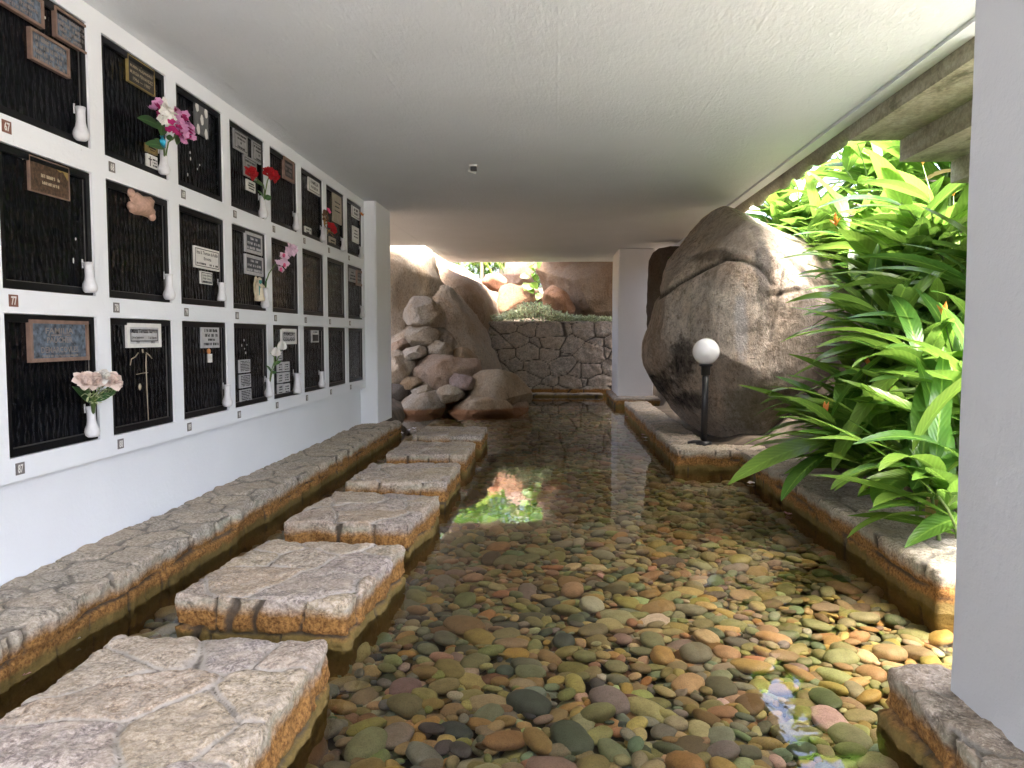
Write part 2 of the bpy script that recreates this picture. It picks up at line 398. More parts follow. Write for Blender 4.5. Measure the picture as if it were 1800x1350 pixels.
# ------------------------------------------------------------------ mortared stone blocks
def stone_block(name, box, mat, label, cat, res=.03, cell=(.3, .3, .13), seed=0, jw=.018, depth=.012, rough=.010, group=None, rot=0.0, parent=None, edge=.026, faces='xXyYZ', course=None):
    x0, x1, y0, y1, z0, z1 = box
    cx, cyy, cz = (x0 + x1) / 2, (y0 + y1) / 2, (z0 + z1) / 2
    rs = np.random.RandomState(seed)
    def lin(a, b): return np.linspace(a, b, max(2, int(round((b - a) / res)) + 1))
    X, Y, Z = lin(x0, x1), lin(y0, y1), lin(z0, z1)
    idx = {}; V = []; F = []
    def vid(i, j, k):
        key = (i, j, k)
        if key not in idx:
            idx[key] = len(V); V.append((X[i], Y[j], Z[k]))
        return idx[key]
    nX, nY, nZ = len(X) - 1, len(Y) - 1, len(Z) - 1
    for i in range(nX):
        for j in range(nY):
            F.append((vid(i, j, nZ), vid(i + 1, j, nZ), vid(i + 1, j + 1, nZ), vid(i, j + 1, nZ)))
    for k in range(nZ):
        for j in range(nY):
            if 'x' in faces: F.append((vid(0, j, k), vid(0, j, k + 1), vid(0, j + 1, k + 1), vid(0, j + 1, k)))
            if 'X' in faces: F.append((vid(nX, j, k), vid(nX, j + 1, k), vid(nX, j + 1, k + 1), vid(nX, j, k + 1)))
        for i in range(nX):
            if 'y' in faces: F.append((vid(i, 0, k), vid(i + 1, 0, k), vid(i + 1, 0, k + 1), vid(i, 0, k + 1)))
            if 'Y' in faces: F.append((vid(i, nY, k), vid(i, nY, k + 1), vid(i + 1, nY, k + 1), vid(i + 1, nY, k)))
    V = np.array(V)
    # jittered seeds
    ns = [max(1, int(math.ceil((b - a) / c))) for (a, b), c in zip(((x0, x1), (y0, y1), (z0, z1)), cell)]
    S = []
    R_ = lambda n_: range(0, 1) if n_ == 1 else range(-1, n_ + 1)
    for i in R_(ns[0]):
        for j in R_(ns[1]):
            for k in (R_(ns[2]) if course is None else range(2)):
                o = .5 * ((j + k) % 2)
                S.append((x0 + (i + .5 + o + rs.uniform(-.38, .38)) * cell[0], y0 + (j + .5 + rs.uniform(-.38, .38)) * cell[1], z1 - (k + .5 + rs.uniform(-.25, .25)) * cell[2]))
    S = np.array(S); sc_ = np.array([1 / cell[0], 1 / cell[1], 1 / cell[2]])
    wob = np.array([[noise.noise((p[0] * 5, p[1] * 5, p[2] * 5 + q * 9.1)) for q in range(3)] for p in V]) * .035
    W = (V + wob) * sc_; Sn = S * sc_
    joint = np.zeros(len(V)); cid = np.zeros(len(V), int)
    def vor(Wp, Sp):
        jj = np.zeros(len(Wp)); ii = np.zeros(len(Wp), int)
        for a in range(0, len(Wp), 4000):
            D = np.linalg.norm(Wp[a:a + 4000, None, :] - Sp[None], axis=2)
            o = np.argpartition(D, 1, axis=1)[:, :2]; r = np.arange(len(o))
            d1, d2 = D[r, o[:, 0]], D[r, o[:, 1]]
            jj[a:a + 4000] = np.clip(1 - (d2 - d1) * .5 * min(cell[0], cell[1]) / jw, 0, 1); ii[a:a + 4000] = o[:, 0]
        return jj, ii
    if course is None:
        joint, cid = vor(W, Sn)
    else:
        nS = len(S) // 2; A_, B_ = Sn[::2, :2], Sn[1::2, :2] + .31
        j1, c1 = vor(W[:, :2], A_); j2, c2 = vor(W[:, :2], B_)
        zb = course + np.array([noise.noise((p[0] * 2.2, p[1] * 2.2, 4.0)) for p in V]) * .035
        low = V[:, 2] < zb
        joint = np.where(low, j2, j1); cid = np.where(low, c2 * 2 + 1, c1 * 2) % len(S)
        inner = (V[:, 2] < z1 - .001)
        joint = np.where(inner, np.clip((joint - .45) / .55, 0, 1), joint)
        joint = np.maximum(joint, np.where(inner, np.clip(1 - np.abs(V[:, 2] - zb) / (jw * .8), 0, 1), 0))
    tone = rs.uniform(0, 1, len(S))[cid]; lift = rs.uniform(-1, 1, len(S))[cid]
    # normals: how close to each face
    Nn = np.zeros_like(V)
    e = 1e-6
    if 'x' in faces: Nn[V[:, 0] < x0 + e, 0] = -1
    if 'X' in faces: Nn[V[:, 0] > x1 - e, 0] = 1
    if 'y' in faces: Nn[V[:, 1] < y0 + e, 1] = -1
    if 'Y' in faces: Nn[V[:, 1] > y1 - e, 1] = 1
    Nn[V[:, 2] > z1 - e, 2] = 1
    side = (Nn[:, 2] < .5).astype(float)
    cnt = np.abs(Nn).sum(1); Nl = Nn / np.maximum(1, np.linalg.norm(Nn, axis=1))[:, None]
    # round the edges
    C = V.copy()
    for ax, (a, b) in enumerate(((x0, x1), (y0, y1), (-1e9, z1))): C[:, ax] = np.clip(V[:, ax], a + edge, b - edge)
    d = V - C; ln = np.linalg.norm(d, axis=1); k = ln > edge
    P = V.copy(); P[k] = C[k] + d[k] / ln[k][:, None] * edge
    nz = np.array([noise.fractal((p[0] * 7, p[1] * 7, p[2] * 7), .7, 2.2, 4) for p in V])
    n2 = np.array([noise.noise((p[0] * 2.3, p[1] * 2.3, p[2] * 2.3)) for p in V])
    n3 = np.array([noise.noise((p[0] * 3.1 + 7, p[1] * 3.1, p[2] * 1.5)) for p in V])
    disp = rough * nz * (1.1 + .5 * side) + rough * .45 * n2 + side * (rough * 1.3 * n3 + lift * rough * .5) - depth * (.6 + .4 * side) * np.clip(joint * 1.3, 0, 1) ** 1.2 + lift * rough * .4
    P += Nl * disp[:, None]
    if rot:
        c, s = math.cos(rot), math.sin(rot); q = P - [cx, cyy, 0]
        P = np.stack([q[:, 0] * c - q[:, 1] * s + cx, q[:, 0] * s + q[:, 1] * c + cyy, P[:, 2]], 1)
    base = np.array([cx, cyy, z0])
    me = bpy.data.meshes.new(name); me.from_pydata((P - base).tolist(), [], F)
    me.materials.append(mat); me.polygons.foreach_set('use_smooth', [True] * len(F))
    for nm, arr in (('joint', joint), ('cell', tone), ('side', side)):
        at = me.attributes.new(nm, 'FLOAT', 'POINT'); at.data.foreach_set('value', arr.astype(np.float32))
    me.update()
    o = bpy.data.objects.new(name, me); o.location = base; COL.objects.link(o)
    return tag(o, label, cat, group)

# stepping stones: right edge at x = -0.9, 1.43 m apart
ST = [('nearest stepping stone filling the lower left corner, broad pale flagstone top', 1.95, 2.94, -1.75, 0.0, .012),
      ('second stepping stone from the camera, rust brown front above dark waterline', 3.40, 4.37, -1.745, R(-5), .012),
      ('third stepping stone, beside the bright green reflection on the water', 4.85, 5.79, -1.745, R(-4), .016),
      ('fourth stepping stone from the camera, midway along the row', 6.25, 7.19, -1.74, 0, .02),
      ('fifth stepping stone, last but one before the rock pile', 7.74, 8.69, -1.74, 0, .025),
      ('farthest stepping stone, nearest to the rock pile and white pilaster', 9.24, 10.19, -1.74, 0, .025)]
for k, (lab, y0, y1, x0, ro, rs_) in enumerate(ST):
    stone_block('stepping_stone', (x0, -.892, y0, y1, -.42, .152), M['stone'], lab, 'stepping stone', min(rs_, .018), (.38, .36, .16), 11 + k, .014, .024, .013, 'stepping stones in a row across the pond', ro, course=-.02)
stone_block('stone_curb', (-2.68, -2.195, .2, 10.82, -.42, .155), M['curb_stone'], 'long low stone curb at the foot of the white niche wall', 'curb', .017, (.30, .27, .13), 31, .013, .022, .014, course=.035)
stone_block('stone_curb', (1.965, 2.52, 3.97, 8.21, -.42, .15), M['curb_stone'], 'stone curb below the green leaves, edging the planter', 'curb', .024, (.36, .36, .13), 33, .013, .016, .012, course=.03)
stone_block('stone_curb', (1.295, 2.5, 8.215, 8.66, -.42, .15), M['curb_stone'], 'short stone curb carrying the globe lamp at the boulder foot', 'curb', .022, (.32, .32, .13), 35, .012, .02, .012, course=.03)
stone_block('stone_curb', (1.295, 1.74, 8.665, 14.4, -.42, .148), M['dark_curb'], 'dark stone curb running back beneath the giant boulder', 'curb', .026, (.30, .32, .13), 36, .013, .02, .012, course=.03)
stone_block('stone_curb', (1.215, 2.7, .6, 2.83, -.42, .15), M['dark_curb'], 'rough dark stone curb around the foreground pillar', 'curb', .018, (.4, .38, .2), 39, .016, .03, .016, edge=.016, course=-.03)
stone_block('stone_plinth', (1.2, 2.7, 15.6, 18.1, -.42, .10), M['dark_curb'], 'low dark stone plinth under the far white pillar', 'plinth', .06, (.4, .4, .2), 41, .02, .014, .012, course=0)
stone_block('stone_wall', (-2.75, 1.40, 18.66, 19.0, -.34, 1.72), M['wall_stone'], 'grey rubble stone retaining wall across the far end of the pond', 'stone wall', .03, (.46, .5, .32), 45, .018, .035, .016, faces='xXyY')
stone_block('stone_ledge', (-1.1, 1.15, 18.2, 18.655, -.34, .0), M['wall_stone'], 'low pale ledge at the foot of the rubble wall', 'ledge', .06, (.5, .5, .3), 47, .02, .014, .012)

# ------------------------------------------------------------------ ceiling slab, stairs, pillars
cl = thing('concrete_ceiling', 'white rough painted concrete slab roofing the pond passage', 'ceiling', (0, 7, 3.2))
s = MB()
s.box(-2.64, 2.42, -4.5, 19.2, 3.2, 3.6); s.box(-4.6, -2.643, 11.4, 15.6, 3.2, 3.6)
s.box(-4.6, -2.643, -4.5, 11.397, 3.2, 3.6)
s.build('slab', M['ceiling_paint'], cl, False, at=None)
cl_k = kids(cl)[0]; cl_k.matrix_parent_inverse = Matrix.Translation((0, -7, -3.2))
e = MB(); e.box(2.423, 2.545, -4.5, 19.2, 3.175, 3.6)
eo = e.build('edge_strip', M['ceiling_paint'], cl, False); eo.matrix_parent_inverse = Matrix.Translation((0, -7, -3.2))
def concrete_mat():
    t = NT('weathered_concrete', .9, (.3, .27, .2), .2); p = t.pos()
    a = t.noise(t.map(p, (2, .6, 3)), 1.7, 6, .65, .5); b = t.noise(p, 30, 4, .7); m = t.noise(t.map(p, (1, .5, 1)), 3.2, 5, .7)
    c = t.ramp(a, (.3, (.16, .135, .10)), (.5, (.36, .34, .25)), (.7, (.46, .44, .36)))
    c = t.mix(t.ramp(m, (.58, 0), (.7, .8)), c, (.05, .055, .025))
    c = t.mix(t.ramp(b, (.4, .4), (.6, 0)), c, (.12, .10, .08))
    t.out('Base Color', c); t.out('Normal', t.bump(t.math('ADD', a, t.math('MULTIPLY', b, .3)), .5, .02)); return t.mat
M['concrete'] = concrete_mat()
def ragged_strip(name, x0, x1, y0, y1, z0, z1, parent, step=.06):
    mb = MB(); ys = np.arange(y0, y1 + 1e-6, step); vs = []; fs = []
    for y in ys:
        d = .07 * noise.fractal((y * 3, 0, 0), .7, 2, 4); d2 = .04 * noise.fractal((y * 4, 5, 0), .7, 2, 4)
        prof = [(x0, z1), (x0 + .01, z0 + .07 + d2), (x0 + .05, z0 + d), (x1, z0 + .03 + d), (x1 + .02 + d2, z1)]
        vs += [(x, y, z) for x, z in prof]
    for k in range(len(ys) - 1):
        for j in range(4): fs.append((k * 5 + j, k * 5 + j + 1, k * 5 + j + 6, k * 5 + j + 5))
    mb.add(vs, fs); o = mb.build(name, M['concrete'], parent, True); o.matrix_parent_inverse = Matrix.Translation((0, -7, -3.2)); return o
us = MB().box(1.2, 2.4, 12.0, 19.0, 3.603, 9.5).box(-.35, 5.0, 19.203, 24.5, 3.8, 9.5)  # unseen blocks added above and beyond the slab to shade the back boulder
uo = us.build('added_shade_block', M['wall_paint'], cl, False); uo.matrix_parent_inverse = Matrix.Translation((0, -7, -3.2))
ragged_strip('mortar_rim', 2.555, 2.67, 6.97, 19.1, 3.075, 3.4, cl)

st = thing('concrete_stair', 'weathered mossy concrete stair underside above the planter', 'stairs', (3.4, 4.6, 2.5))
s = MB()
for k in range(5):
    xa = 2.553 + .437 * k; zb = 3.052 - .186 * k
    s.box(xa, xa + .435, 4.9, 6.965, zb, zb + .62)
so_ = s.build('steps', M['concrete'], st, False); so_.matrix_parent_inverse = Matrix.Translation((-3.4, -4.6, -2.5))

def pillar(name, label, x0, x1, y0, y1, z0, z1, mat):
    mb = MB(); r = .018
    prof = [(x0 + r, y0), (x1 - r, y0), (x1, y0 + r), (x1, y1 - r), (x1 - r, y1), (x0 + r, y1), (x0, y1 - r), (x0, y0 + r)]
    zs = np.linspace(z0, z1, 24); vs = []
    for z in zs:
        for x, y in prof:
            vs.append((x + .004 * noise.noise((x * 9, y * 9, z * 2.2)), y + .004 * noise.noise((x * 9, y * 9 + 7, z * 2.2)), z))
    fs = [(k * 8 + j, k * 8 + (j + 1) % 8, k * 8 + 8 + (j + 1) % 8, k * 8 + 8 + j) for k in range(23) for j in range(8)]
    mb.add(vs, fs)
    c = ((x0 + x1) / 2, (y0 + y1) / 2, z0)
    return tag(mb.build(name, mat, None, False, at=c), label, 'pillar')
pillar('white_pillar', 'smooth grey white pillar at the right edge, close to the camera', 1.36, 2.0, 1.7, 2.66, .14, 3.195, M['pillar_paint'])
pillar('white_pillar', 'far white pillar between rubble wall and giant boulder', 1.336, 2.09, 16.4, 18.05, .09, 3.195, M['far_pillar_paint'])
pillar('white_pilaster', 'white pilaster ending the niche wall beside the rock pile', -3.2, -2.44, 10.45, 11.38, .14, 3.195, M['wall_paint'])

# ------------------------------------------------------------------ niche wall
WX = -2.60                                                  # the plane of the niche front
Y0, PIT, NW = 3.505, .8695, .735
ZR = [(2.40, 3.09), (1.579, 2.268), (.765, 1.463)]
cols = [(Y0 + PIT * k, Y0 + PIT * k + NW) for k in range(8)]
wall = thing('niche_wall', 'white painted wall holding three rows of black niche panels', 'niche wall', (WX, 6, 0))
def wchild(o): o.matrix_parent_inverse = Matrix.Translation((-WX, -6, 0)); return o
mb = MB()
ys = [-1.5] + [y for c in cols for y in c] + [10.448]
zs = [.65] + [z for r in ZR[::-1] for z in r] + [3.198]
def jit(a, b, y, z): return .0025 * noise.noise((y * 31, z * 31, a))
def strip_pts(a0, a1, n): return [a0 + (a1 - a0) * k / n for k in range(n + 1)]
for i in range(len(ys) - 1):
    for j in range(len(zs) - 1):
        ya, yb, za, zb = ys[i], ys[i + 1], zs[j], zs[j + 1]
        hole = (i % 2 == 1) and (j % 2 == 1) and i < len(ys) - 1
        if not hole:
            mb.add([(WX, ya, za), (WX, yb, za), (WX, yb, zb), (WX, ya, zb)], [(0, 1, 2, 3)])
        else:
            xb = WX - .05
            for (p, q) in (((ya, za), (yb, za)), ((yb, za), (yb, zb)), ((yb, zb), (ya, zb)), ((ya, zb), (ya, za))):
                mb.add([(WX, *p), (WX, *q), (xb, *q), (xb, *p)], [(0, 1, 2, 3)])
            mb.add([(xb, ya, za), (xb, yb, za), (xb, yb, zb), (xb, ya, zb)], [(0, 1, 2, 3)])
mb.add([(WX, -1.5, .65), (WX - .09, -1.5, .65), (WX - .09, 10.448, .65), (WX, 10.448, .65)], [(0, 1, 2, 3)])
wchild(mb.build('niche_front', M['wall_paint'], wall, False))
mb = MB().box(-3.0, WX - .075, -1.5, 10.448, .0, .66)
mb.box(-3.0, WX - .092, -1.5, 10.448, .662, 3.198)
wchild(mb.build('wall_base', M['wall_paint'], wall, False))

def panel_mat():
    t = NT('black_hammered_enamel', .28, (.007, .0075, .009), .12); q = t.co()
    q2 = t.n('VectorMath', _operation='ADD', i0=q, i1=(0, 0, 0)).outputs[0]
    dn = t.n('TexNoise', Vector=q, Scale=6.0).outputs['Color']
    qq = t.mix(.05, q, dn)
    yy, zz = sepz(t, qq, 'Y'), sepz(t, qq, 'Z')
    A_ = t.math('ADD', t.math('MULTIPLY', yy, 21 * math.pi), t.math('MULTIPLY', zz, 10 * math.pi)); B_ = t.math('SUBTRACT', t.math('MULTIPLY', yy, 21 * math.pi), t.math('MULTIPLY', zz, 10 * math.pi))
    nz = t.noise(t.map(q, (1, 38, 15)), 1.0, 1, .4)
    v = t.math('ADD', t.math('MULTIPLY', t.math('MULTIPLY', t.math('SINE', A_), t.math('SINE', B_)), .55), t.math('MULTIPLY', nz, 2.6))
    f = t.noise(t.map(q, (1, 2.5, 1)), 30, 4, .7)
    d = t.ramp(t.noise(t.map(q, (1, 3, 1)), 42, 5, .8), (.70, 0), (.76, 1))
    t.out('Base Color', t.mix(t.math('MULTIPLY', d, .10), t.mix(t.ramp(f, (.35, 0), (.8, .8)), (.0014, .002, .0036), (.0026, .0034, .0052)), (.16, .155, .145)))
    t.out('Roughness', t.ramp(f, (.3, .16), (.7, .30)))
    t.out('Normal', t.bump(v, .5, .010)); return t.mat
M['panel'] = panel_mat()
M['black_frame'] = plain('black_frame_enamel', (.003, .0035, .005), .35, var=.4, scale=25, spec=.2, bump=.2)
M['trim'] = plain('worn_steel_trim', (.22, .21, .20), .4, .8)
M['copper'] = plain('copper_frame', (.25, .165, .13), .5, .3, .25, 18)
M['blue_patina'] = plain('patinated_bronze', (.10, .13, .17), .55, .2, .85, 34)
M['steel'] = plain('brushed_steel', (.50, .51, .53), .42, .15, .12, 30)
M['dull_steel'] = plain('dull_steel', (.30, .30, .30), .45, .2, .15, 30)
M['white_plate'] = plain('white_plate', (.70, .70, .68), .4, 0, .06)
M['dark_plate'] = plain('dark_blue_plate', (.035, .045, .065), .4, .1, .5, 40)
M['black_bronze'] = plain('black_bronze', (.020, .017, .012), .4, .2, .4)
M['gold'] = plain('gold_brass', (.36, .27, .10), .4, .4, .2, 25)
M['brown_bronze'] = plain('brown_bronze', (.085, .05, .032), .4, .3, .7, 55, bump=.8)
M['tan'] = plain('tan_stone', (.36, .32, .25), .6, 0, .15, 20)
M['marble'] = plain('grey_marble', (.10, .105, .11), .35, 0, .3, 22)
M['clay'] = plain('terracotta', (.42, .27, .21), .8, 0, .25, 35, bump=.5)
M['ink'] = plain('black_lettering', (.012, .012, .014), .5)
M['silver_ink'] = plain('silver_lettering', (.5, .52, .55), .45, .2)
M['copper_ink'] = plain('copper_lettering', (.26, .23, .22), .5, .3)
M['gold_ink'] = plain('pale_gold_lettering', (.45, .38, .27), .45, .2)
M['white'] = plain('white_plastic', (.60, .61, .64), .35, 0, .05)
M['tag_grey'] = plain('grey_number_plate', (.16, .15, .15), .5, 0, .2)
M['tag_brown'] = plain('rusty_number_plate', (.17, .07, .05), .5, 0, .3)
M['teal'] = plain('teal_paint', (.06, .26, .24), .5)
M['cream'] = plain('cream_plaster', (.62, .56, .43), .6)
M['orange'] = plain('orange_paint', (.70, .30, .10), .5)

_tc = {}
def text_geo(sx, bold=.0):
    key = (sx, bold)
    if key not in _tc:
        cu = bpy.data.curves.new('tmp', 'FONT'); cu.body = sx; cu.size = 1; cu.offset = bold; cu.resolution_u = 2; cu.align_x = 'CENTER'
        ob = bpy.data.objects.new('tmp', cu); COL.objects.link(ob)
        dg = bpy.context.evaluated_depsgraph_get()
        me = bpy.data.meshes.new_from_object(ob.evaluated_get(dg))
        vs = [(v.co.x, v.co.y) for v in me.vertices]; fs = [tuple(p.vertices) for p in me.polygons]
        bpy.data.objects.remove(ob); bpy.data.curves.remove(cu); bpy.data.meshes.remove(me)
        xs = [p[0] for p in vs]; yy = [p[1] for p in vs]
        x0, x1 = min(xs), max(xs); y0, y1 = min(yy), max(yy)
        _tc[key] = ([((x - (x0 + x1) / 2) / (x1 - x0), (y - (y0 + y1) / 2) / max(.3, y1 - y0)) for x, y in vs], fs)
    return _tc[key]
def wall_text(mb, sx, yc, zc, wd, ht, x, bold=.02, m=0):
    vs, fs = text_geo(sx, bold)
    mb.add([(x, yc + a * wd, zc + b * ht) for a, b in vs], fs, m)
def worn_line(mb, yc, zc, wd, ht, x, rr, m=0):
    """worn lettering that can no longer be read: short strokes"""
    y = yc - wd / 2
    while y < yc + wd / 2:
        cw = ht * rr.uniform(.45, .8)
        if rr.random() > .12:
            k = rr.randrange(4); t_ = ht * .2
            mb.box(x - .001, x + .0012, y, y + t_, zc - ht / 2, zc + ht / 2, m)
            if k != 0: mb.box(x - .001, x + .0011, y + t_, y + cw * .8, zc + ht / 2 - t_ * (1 + k), zc + ht / 2 - t_ * k, m)
            if k > 1: mb.box(x - .001, x + .0012, y + cw * .8, y + cw * .8 + t_, zc - ht / 2, zc + ht * rr.uniform(.1, .5), m)
        y += cw * 1.35
XP = WX - .028                                               # face of the panels
def wrect(u0, vt, u1, vb):
    a = on_x(u0, vt, XP); b = on_x(u0, vb, XP); c = on_x(u1, vt, XP)
    return a.y, c.y, b.z, a.z
STY = {  # body, border, border width, border proud, letters
    'bronze': ('blue_patina', 'copper', .036, .010, 'copper_ink'), 'gilt': ('black_bronze', 'gold', .014, .004, 'gold_ink'),
    'steel': ('steel', 'ink', .0, 0, 'ink'), 'lined': ('steel', 'white_plate', .06, .004, 'ink'), 'white': ('white_plate', 'ink', .0, 0, 'ink'),
    'grey': ('dull_steel', 'ink', .0, 0, 'ink'), 'dark': ('dark_plate', 'steel', .06, .004, 'silver_ink'), 'gold': ('gold', 'gold', .1, .004, 'ink'),
    'brown': ('brown_bronze', 'copper', .012, .003, 'gold_ink'), 'tan': ('tan', 'ink', 0, 0, 'ink'), 'marble': ('marble', 'ink', 0, 0, 'ink'),
    'wood': ('black_bronze', 'copper', .09, .010, 'copper_ink')}
def plaque(panel, px, style, lines, label=None, line_frame=False, seed=1):
    """lines: (text or None for worn letters, height centre 0..1 from the top, letter height share, width share[, centre share])"""
    ya, yb, za, zb = wrect(*px); base, bor, bw, pr, ink = STY[style]
    rr = random.Random(seed + int(px[0])); wd, hd = yb - ya, zb - za
    x0, x1 = XP + .001, XP + .014
    mb = MB().box(x0, x1, ya, yb, za, zb)
    o = mb.build('plaque', M[base], panel, False); o.matrix_parent_inverse = Matrix.Translation(-panel.location)
    if label: o['label'] = label
    pin = lambda q: (setattr(q, 'matrix_parent_inverse', Matrix.Translation(-panel.location)), q)[1]
    def sub(q):
        q.parent = o; q.matrix_parent_inverse = Matrix.Identity(4); return q
    if bw:
        b = bw * max(wd, hd); mb = MB(); xb = x1 + pr; xa = x0 - .0004
        mb.box(xa, xb, ya - .002, yb + .002, zb - b, zb + .002); mb.box(xa, xb, ya - .002, yb + .002, za - .002, za + b)
        mb.box(xa, xb, ya - .002, ya + b, za + b, zb - b); mb.box(xa, xb, yb - b, yb + .002, za + b, zb - b)
        sub(mb.build('plaque_frame', M[bor], None, False))
    if line_frame:
        mb = MB(); t_ = .0055; i_ = .085 * min(wd, hd) + (bw * max(wd, hd)); xl = x1 + .0015
        mb.box(x1 - .001, xl, ya + i_, yb - i_, zb - i_ - t_, zb - i_); mb.box(x1 - .001, xl, ya + i_, yb - i_, za + i_, za + i_ + t_)
        mb.box(x1 - .001, xl, ya + i_, ya + i_ + t_, za + i_ + t_, zb - i_ - t_); mb.box(x1 - .001, xl, yb - i_ - t_, yb - i_, za + i_ + t_, zb - i_ - t_)
        sub(mb.build('border_line', M[ink], None, False))
    if lines:
        for ln in lines:
            mb = MB()
            tx, yc, ht, wl_ = ln[:4]; cc = ln[4] if len(ln) > 4 else .5
            if tx is None: worn_line(mb, ya + cc * wd, zb - yc * hd, wl_ * wd, ht * hd, x1 + .001, rr)
            elif tx == '+':
                mb.box(x1, x1 + .0015, ya + cc * wd - .004, ya + cc * wd + .004, zb - (yc + ht / 2) * hd, zb - (yc - ht / 2) * hd)
                mb.box(x1, x1 + .0014, ya + cc * wd - wl_ * wd / 2, ya + cc * wd + wl_ * wd / 2, zb - (yc - ht * .2) * hd - .004, zb - (yc - ht * .2) * hd + .004)
            else: wall_text(mb, tx, ya + cc * wd, zb - yc * hd, wl_ * wd, ht * hd, x1 + .0016)
            sub(mb.build('lettering', M[ink], None, False))
    return o

PL = {  # labels of the panels, row by row
 (0, 0): 'black niche panel 67 with three copper framed plaques, top row', (0, 1): 'black niche panel 68 with a gold edged plaque behind pink flowers',
 (0, 2): 'black niche panel 69 with a dark marble plate of white dots', (0, 3): 'black niche panel 70 with three grey plates behind red roses',
 (0, 4): 'black niche panel 71 with one small wooden framed plaque', (0, 5): 'black niche panel 72 with the Familia Najera plate',
 (0, 6): 'black niche panel 73 with a tall tan stone plaque', (0, 7): 'farthest top row niche panel with two pale plates, beside the pilaster',
 (1, 0): 'black niche panel 77 with a brown bronze plaque', (1, 1): 'black niche panel 78 with a terracotta scroll near its top',
 (1, 2): 'black niche panel 79 with a white nameplate over a smaller one', (1, 3): 'black niche panel 80 with two dark plates and a robed figurine',
 (1, 4): 'bare black niche panel behind the pink orchid, middle row', (1, 5): 'bare black middle row niche panel directly right of the orchid panel',
 (1, 6): 'bare black middle row niche panel below the tan stone plaque', (1, 7): 'farthest middle row niche panel with a grey and a brown plate',
 (2, 0): 'black niche panel 87 with a large framed plaque and pale roses', (2, 1): 'black niche panel 88 with a steel nameplate over a scratched cross',
 (2, 2): 'black niche panel 89 with a grey plate above a small candle ornament', (2, 3): 'black niche panel 90 with three small text plates down its left side',
 (2, 4): 'black niche panel 91 with the Familia Collado plate and small nameplates', (2, 5): 'black niche panel 92 with one small emblem plate, bottom row',
 (2, 6): 'bare black bottom row niche panel, last but one before the pilaster', (2, 7): 'bare glossy bottom row niche panel nearest the pilaster'}
PAN = {}
for r in range(3):
    for c in range(8):
        (ya, yb), (za, zb) = cols[c], ZR[r]
        g_ = .004
        root = thing('niche_panel', PL[(r, c)], 'niche panel', (XP, (ya + yb) / 2, za), 'black niche panels in the white wall')
        PAN[(r, c)] = root; ip = Matrix.Translation(-root.location)
        fw = .042
        mb = MB(); ny, nz_ = 2, 2
        mb.box(WX - .048, XP, ya + fw, yb - fw, za + fw, zb - fw)
        o = mb.build('panel_face', M['panel'], root, False); o.matrix_parent_inverse = ip
        mb = MB(); xa, xb = WX - .0485, WX - .012
        def jb(v): return v + rnd.uniform(-.003, .003)
        mb.box(xa, xb, ya + g_, yb - g_, zb - fw, zb - g_); mb.box(xa, xb, ya + g_, yb - g_, za + g_, za + fw)
        mb.box(xa, xb, ya + g_, ya + fw, za + fw, zb - fw); mb.box(xa, xb, yb - fw, yb - g_, za + fw, zb - fw)
        o = mb.build('panel_frame', M['black_frame'], root, False); o.matrix_parent_inverse = ip
        if r > 0 or c in (0, 4):
            mb = MB(); xt = XP + .005
            mb.box(XP, xt, ya + fw + .001, yb - fw - .001, za + fw, za + fw + .004)
            mb.box(XP, xt, yb - fw - .005, yb - fw - .001, za + fw + .005, zb - fw - .002)
            o = mb.build('trim', M['trim'], root, False); o.matrix_parent_inverse = ip
        num = str((67, 77, 87)[r] + c)
        mb = MB(); yt, zt = ya + .035, za - .085
        mb.box(WX, WX + .003, yt, yt + .062, zt, zt + .058)
        o = wchild(mb.build('number_plate', M['tag_brown'] if (r, c) in ((0, 0), (1, 0)) else M['tag_grey'], wall, False))
        if (r, c) in ((0, 0), (1, 0)): o['label'] = 'rusty red number plate'
        mb = MB(); wall_text(mb, num, yt + .031, zt + .029, .038, .042, WX + .0045, .03)
        q = mb.build('digits', M['white_plate'], None, False); q.parent = o; q.matrix_parent_inverse = Matrix.Identity(4)

P_ = PAN
plaque(P_[0, 0], (-12, -50, 67, 1), 'bronze', [(None, .3, .13, .7), (None, .52, .13, .75), (None, .75, .13, .6)], 'copper framed plaque cut by the picture edge')
plaque(P_[0, 0], (90, 10, 148, 62), 'bronze', [(None, .22, .13, .7), (None, .42, .13, .78), (None, .62, .13, .72), (None, .82, .11, .6)], 'copper framed plaque, upper right')
plaque(P_[0, 0], (46, 47, 113, 101), 'bronze', [(None, .2, .13, .75), (None, .42, .13, .7), (None, .63, .13, .78), (None, .83, .11, .7)], 'lowest copper framed plaque')
plaque(P_[0, 1], (220, 94, 266, 141), 'gilt', [('+', .16, .11, .05), ('RUBEN ALEJANDRO', .36, .13, .84), ('MURGIA FERNANDEZ', .57, .13, .86), ('1966 — 1987', .79, .13, .66)], 'black plaque with a thin gold edge')
plaque(P_[0, 1], (254, 251, 272, 265), 'gold', [(None, .35, .2, .6), (None, .7, .2, .5)], 'small gold plate')
plaque(P_[0, 1], (255, 269, 273, 293), 'white', [('+', .5, .7, .3, .27), (None, .3, .12, .35, .7), (None, .52, .12, .35, .7), (None, .74, .12, .35, .7)], 'small white plate with a cross')
o = plaque(P_[0, 2], (339, 178, 362, 231), 'marble', [], 'dark marble plate with white dots')
ya, yb, za, zb = wrect(339, 178, 362, 231); mb = MB()
for a, b in ((.15, .88), (.82, .84), (.5, .52), (.2, .14), (.8, .12)):
    mb.add([(XP + .0155, ya + a * (yb - ya) + .026 * math.cos(t * .6283) * (1 + .2 * math.sin(t * 3)), za + b * (zb - za) + .04 * math.sin(t * .6283)) for t in range(10)], [tuple(range(10))])
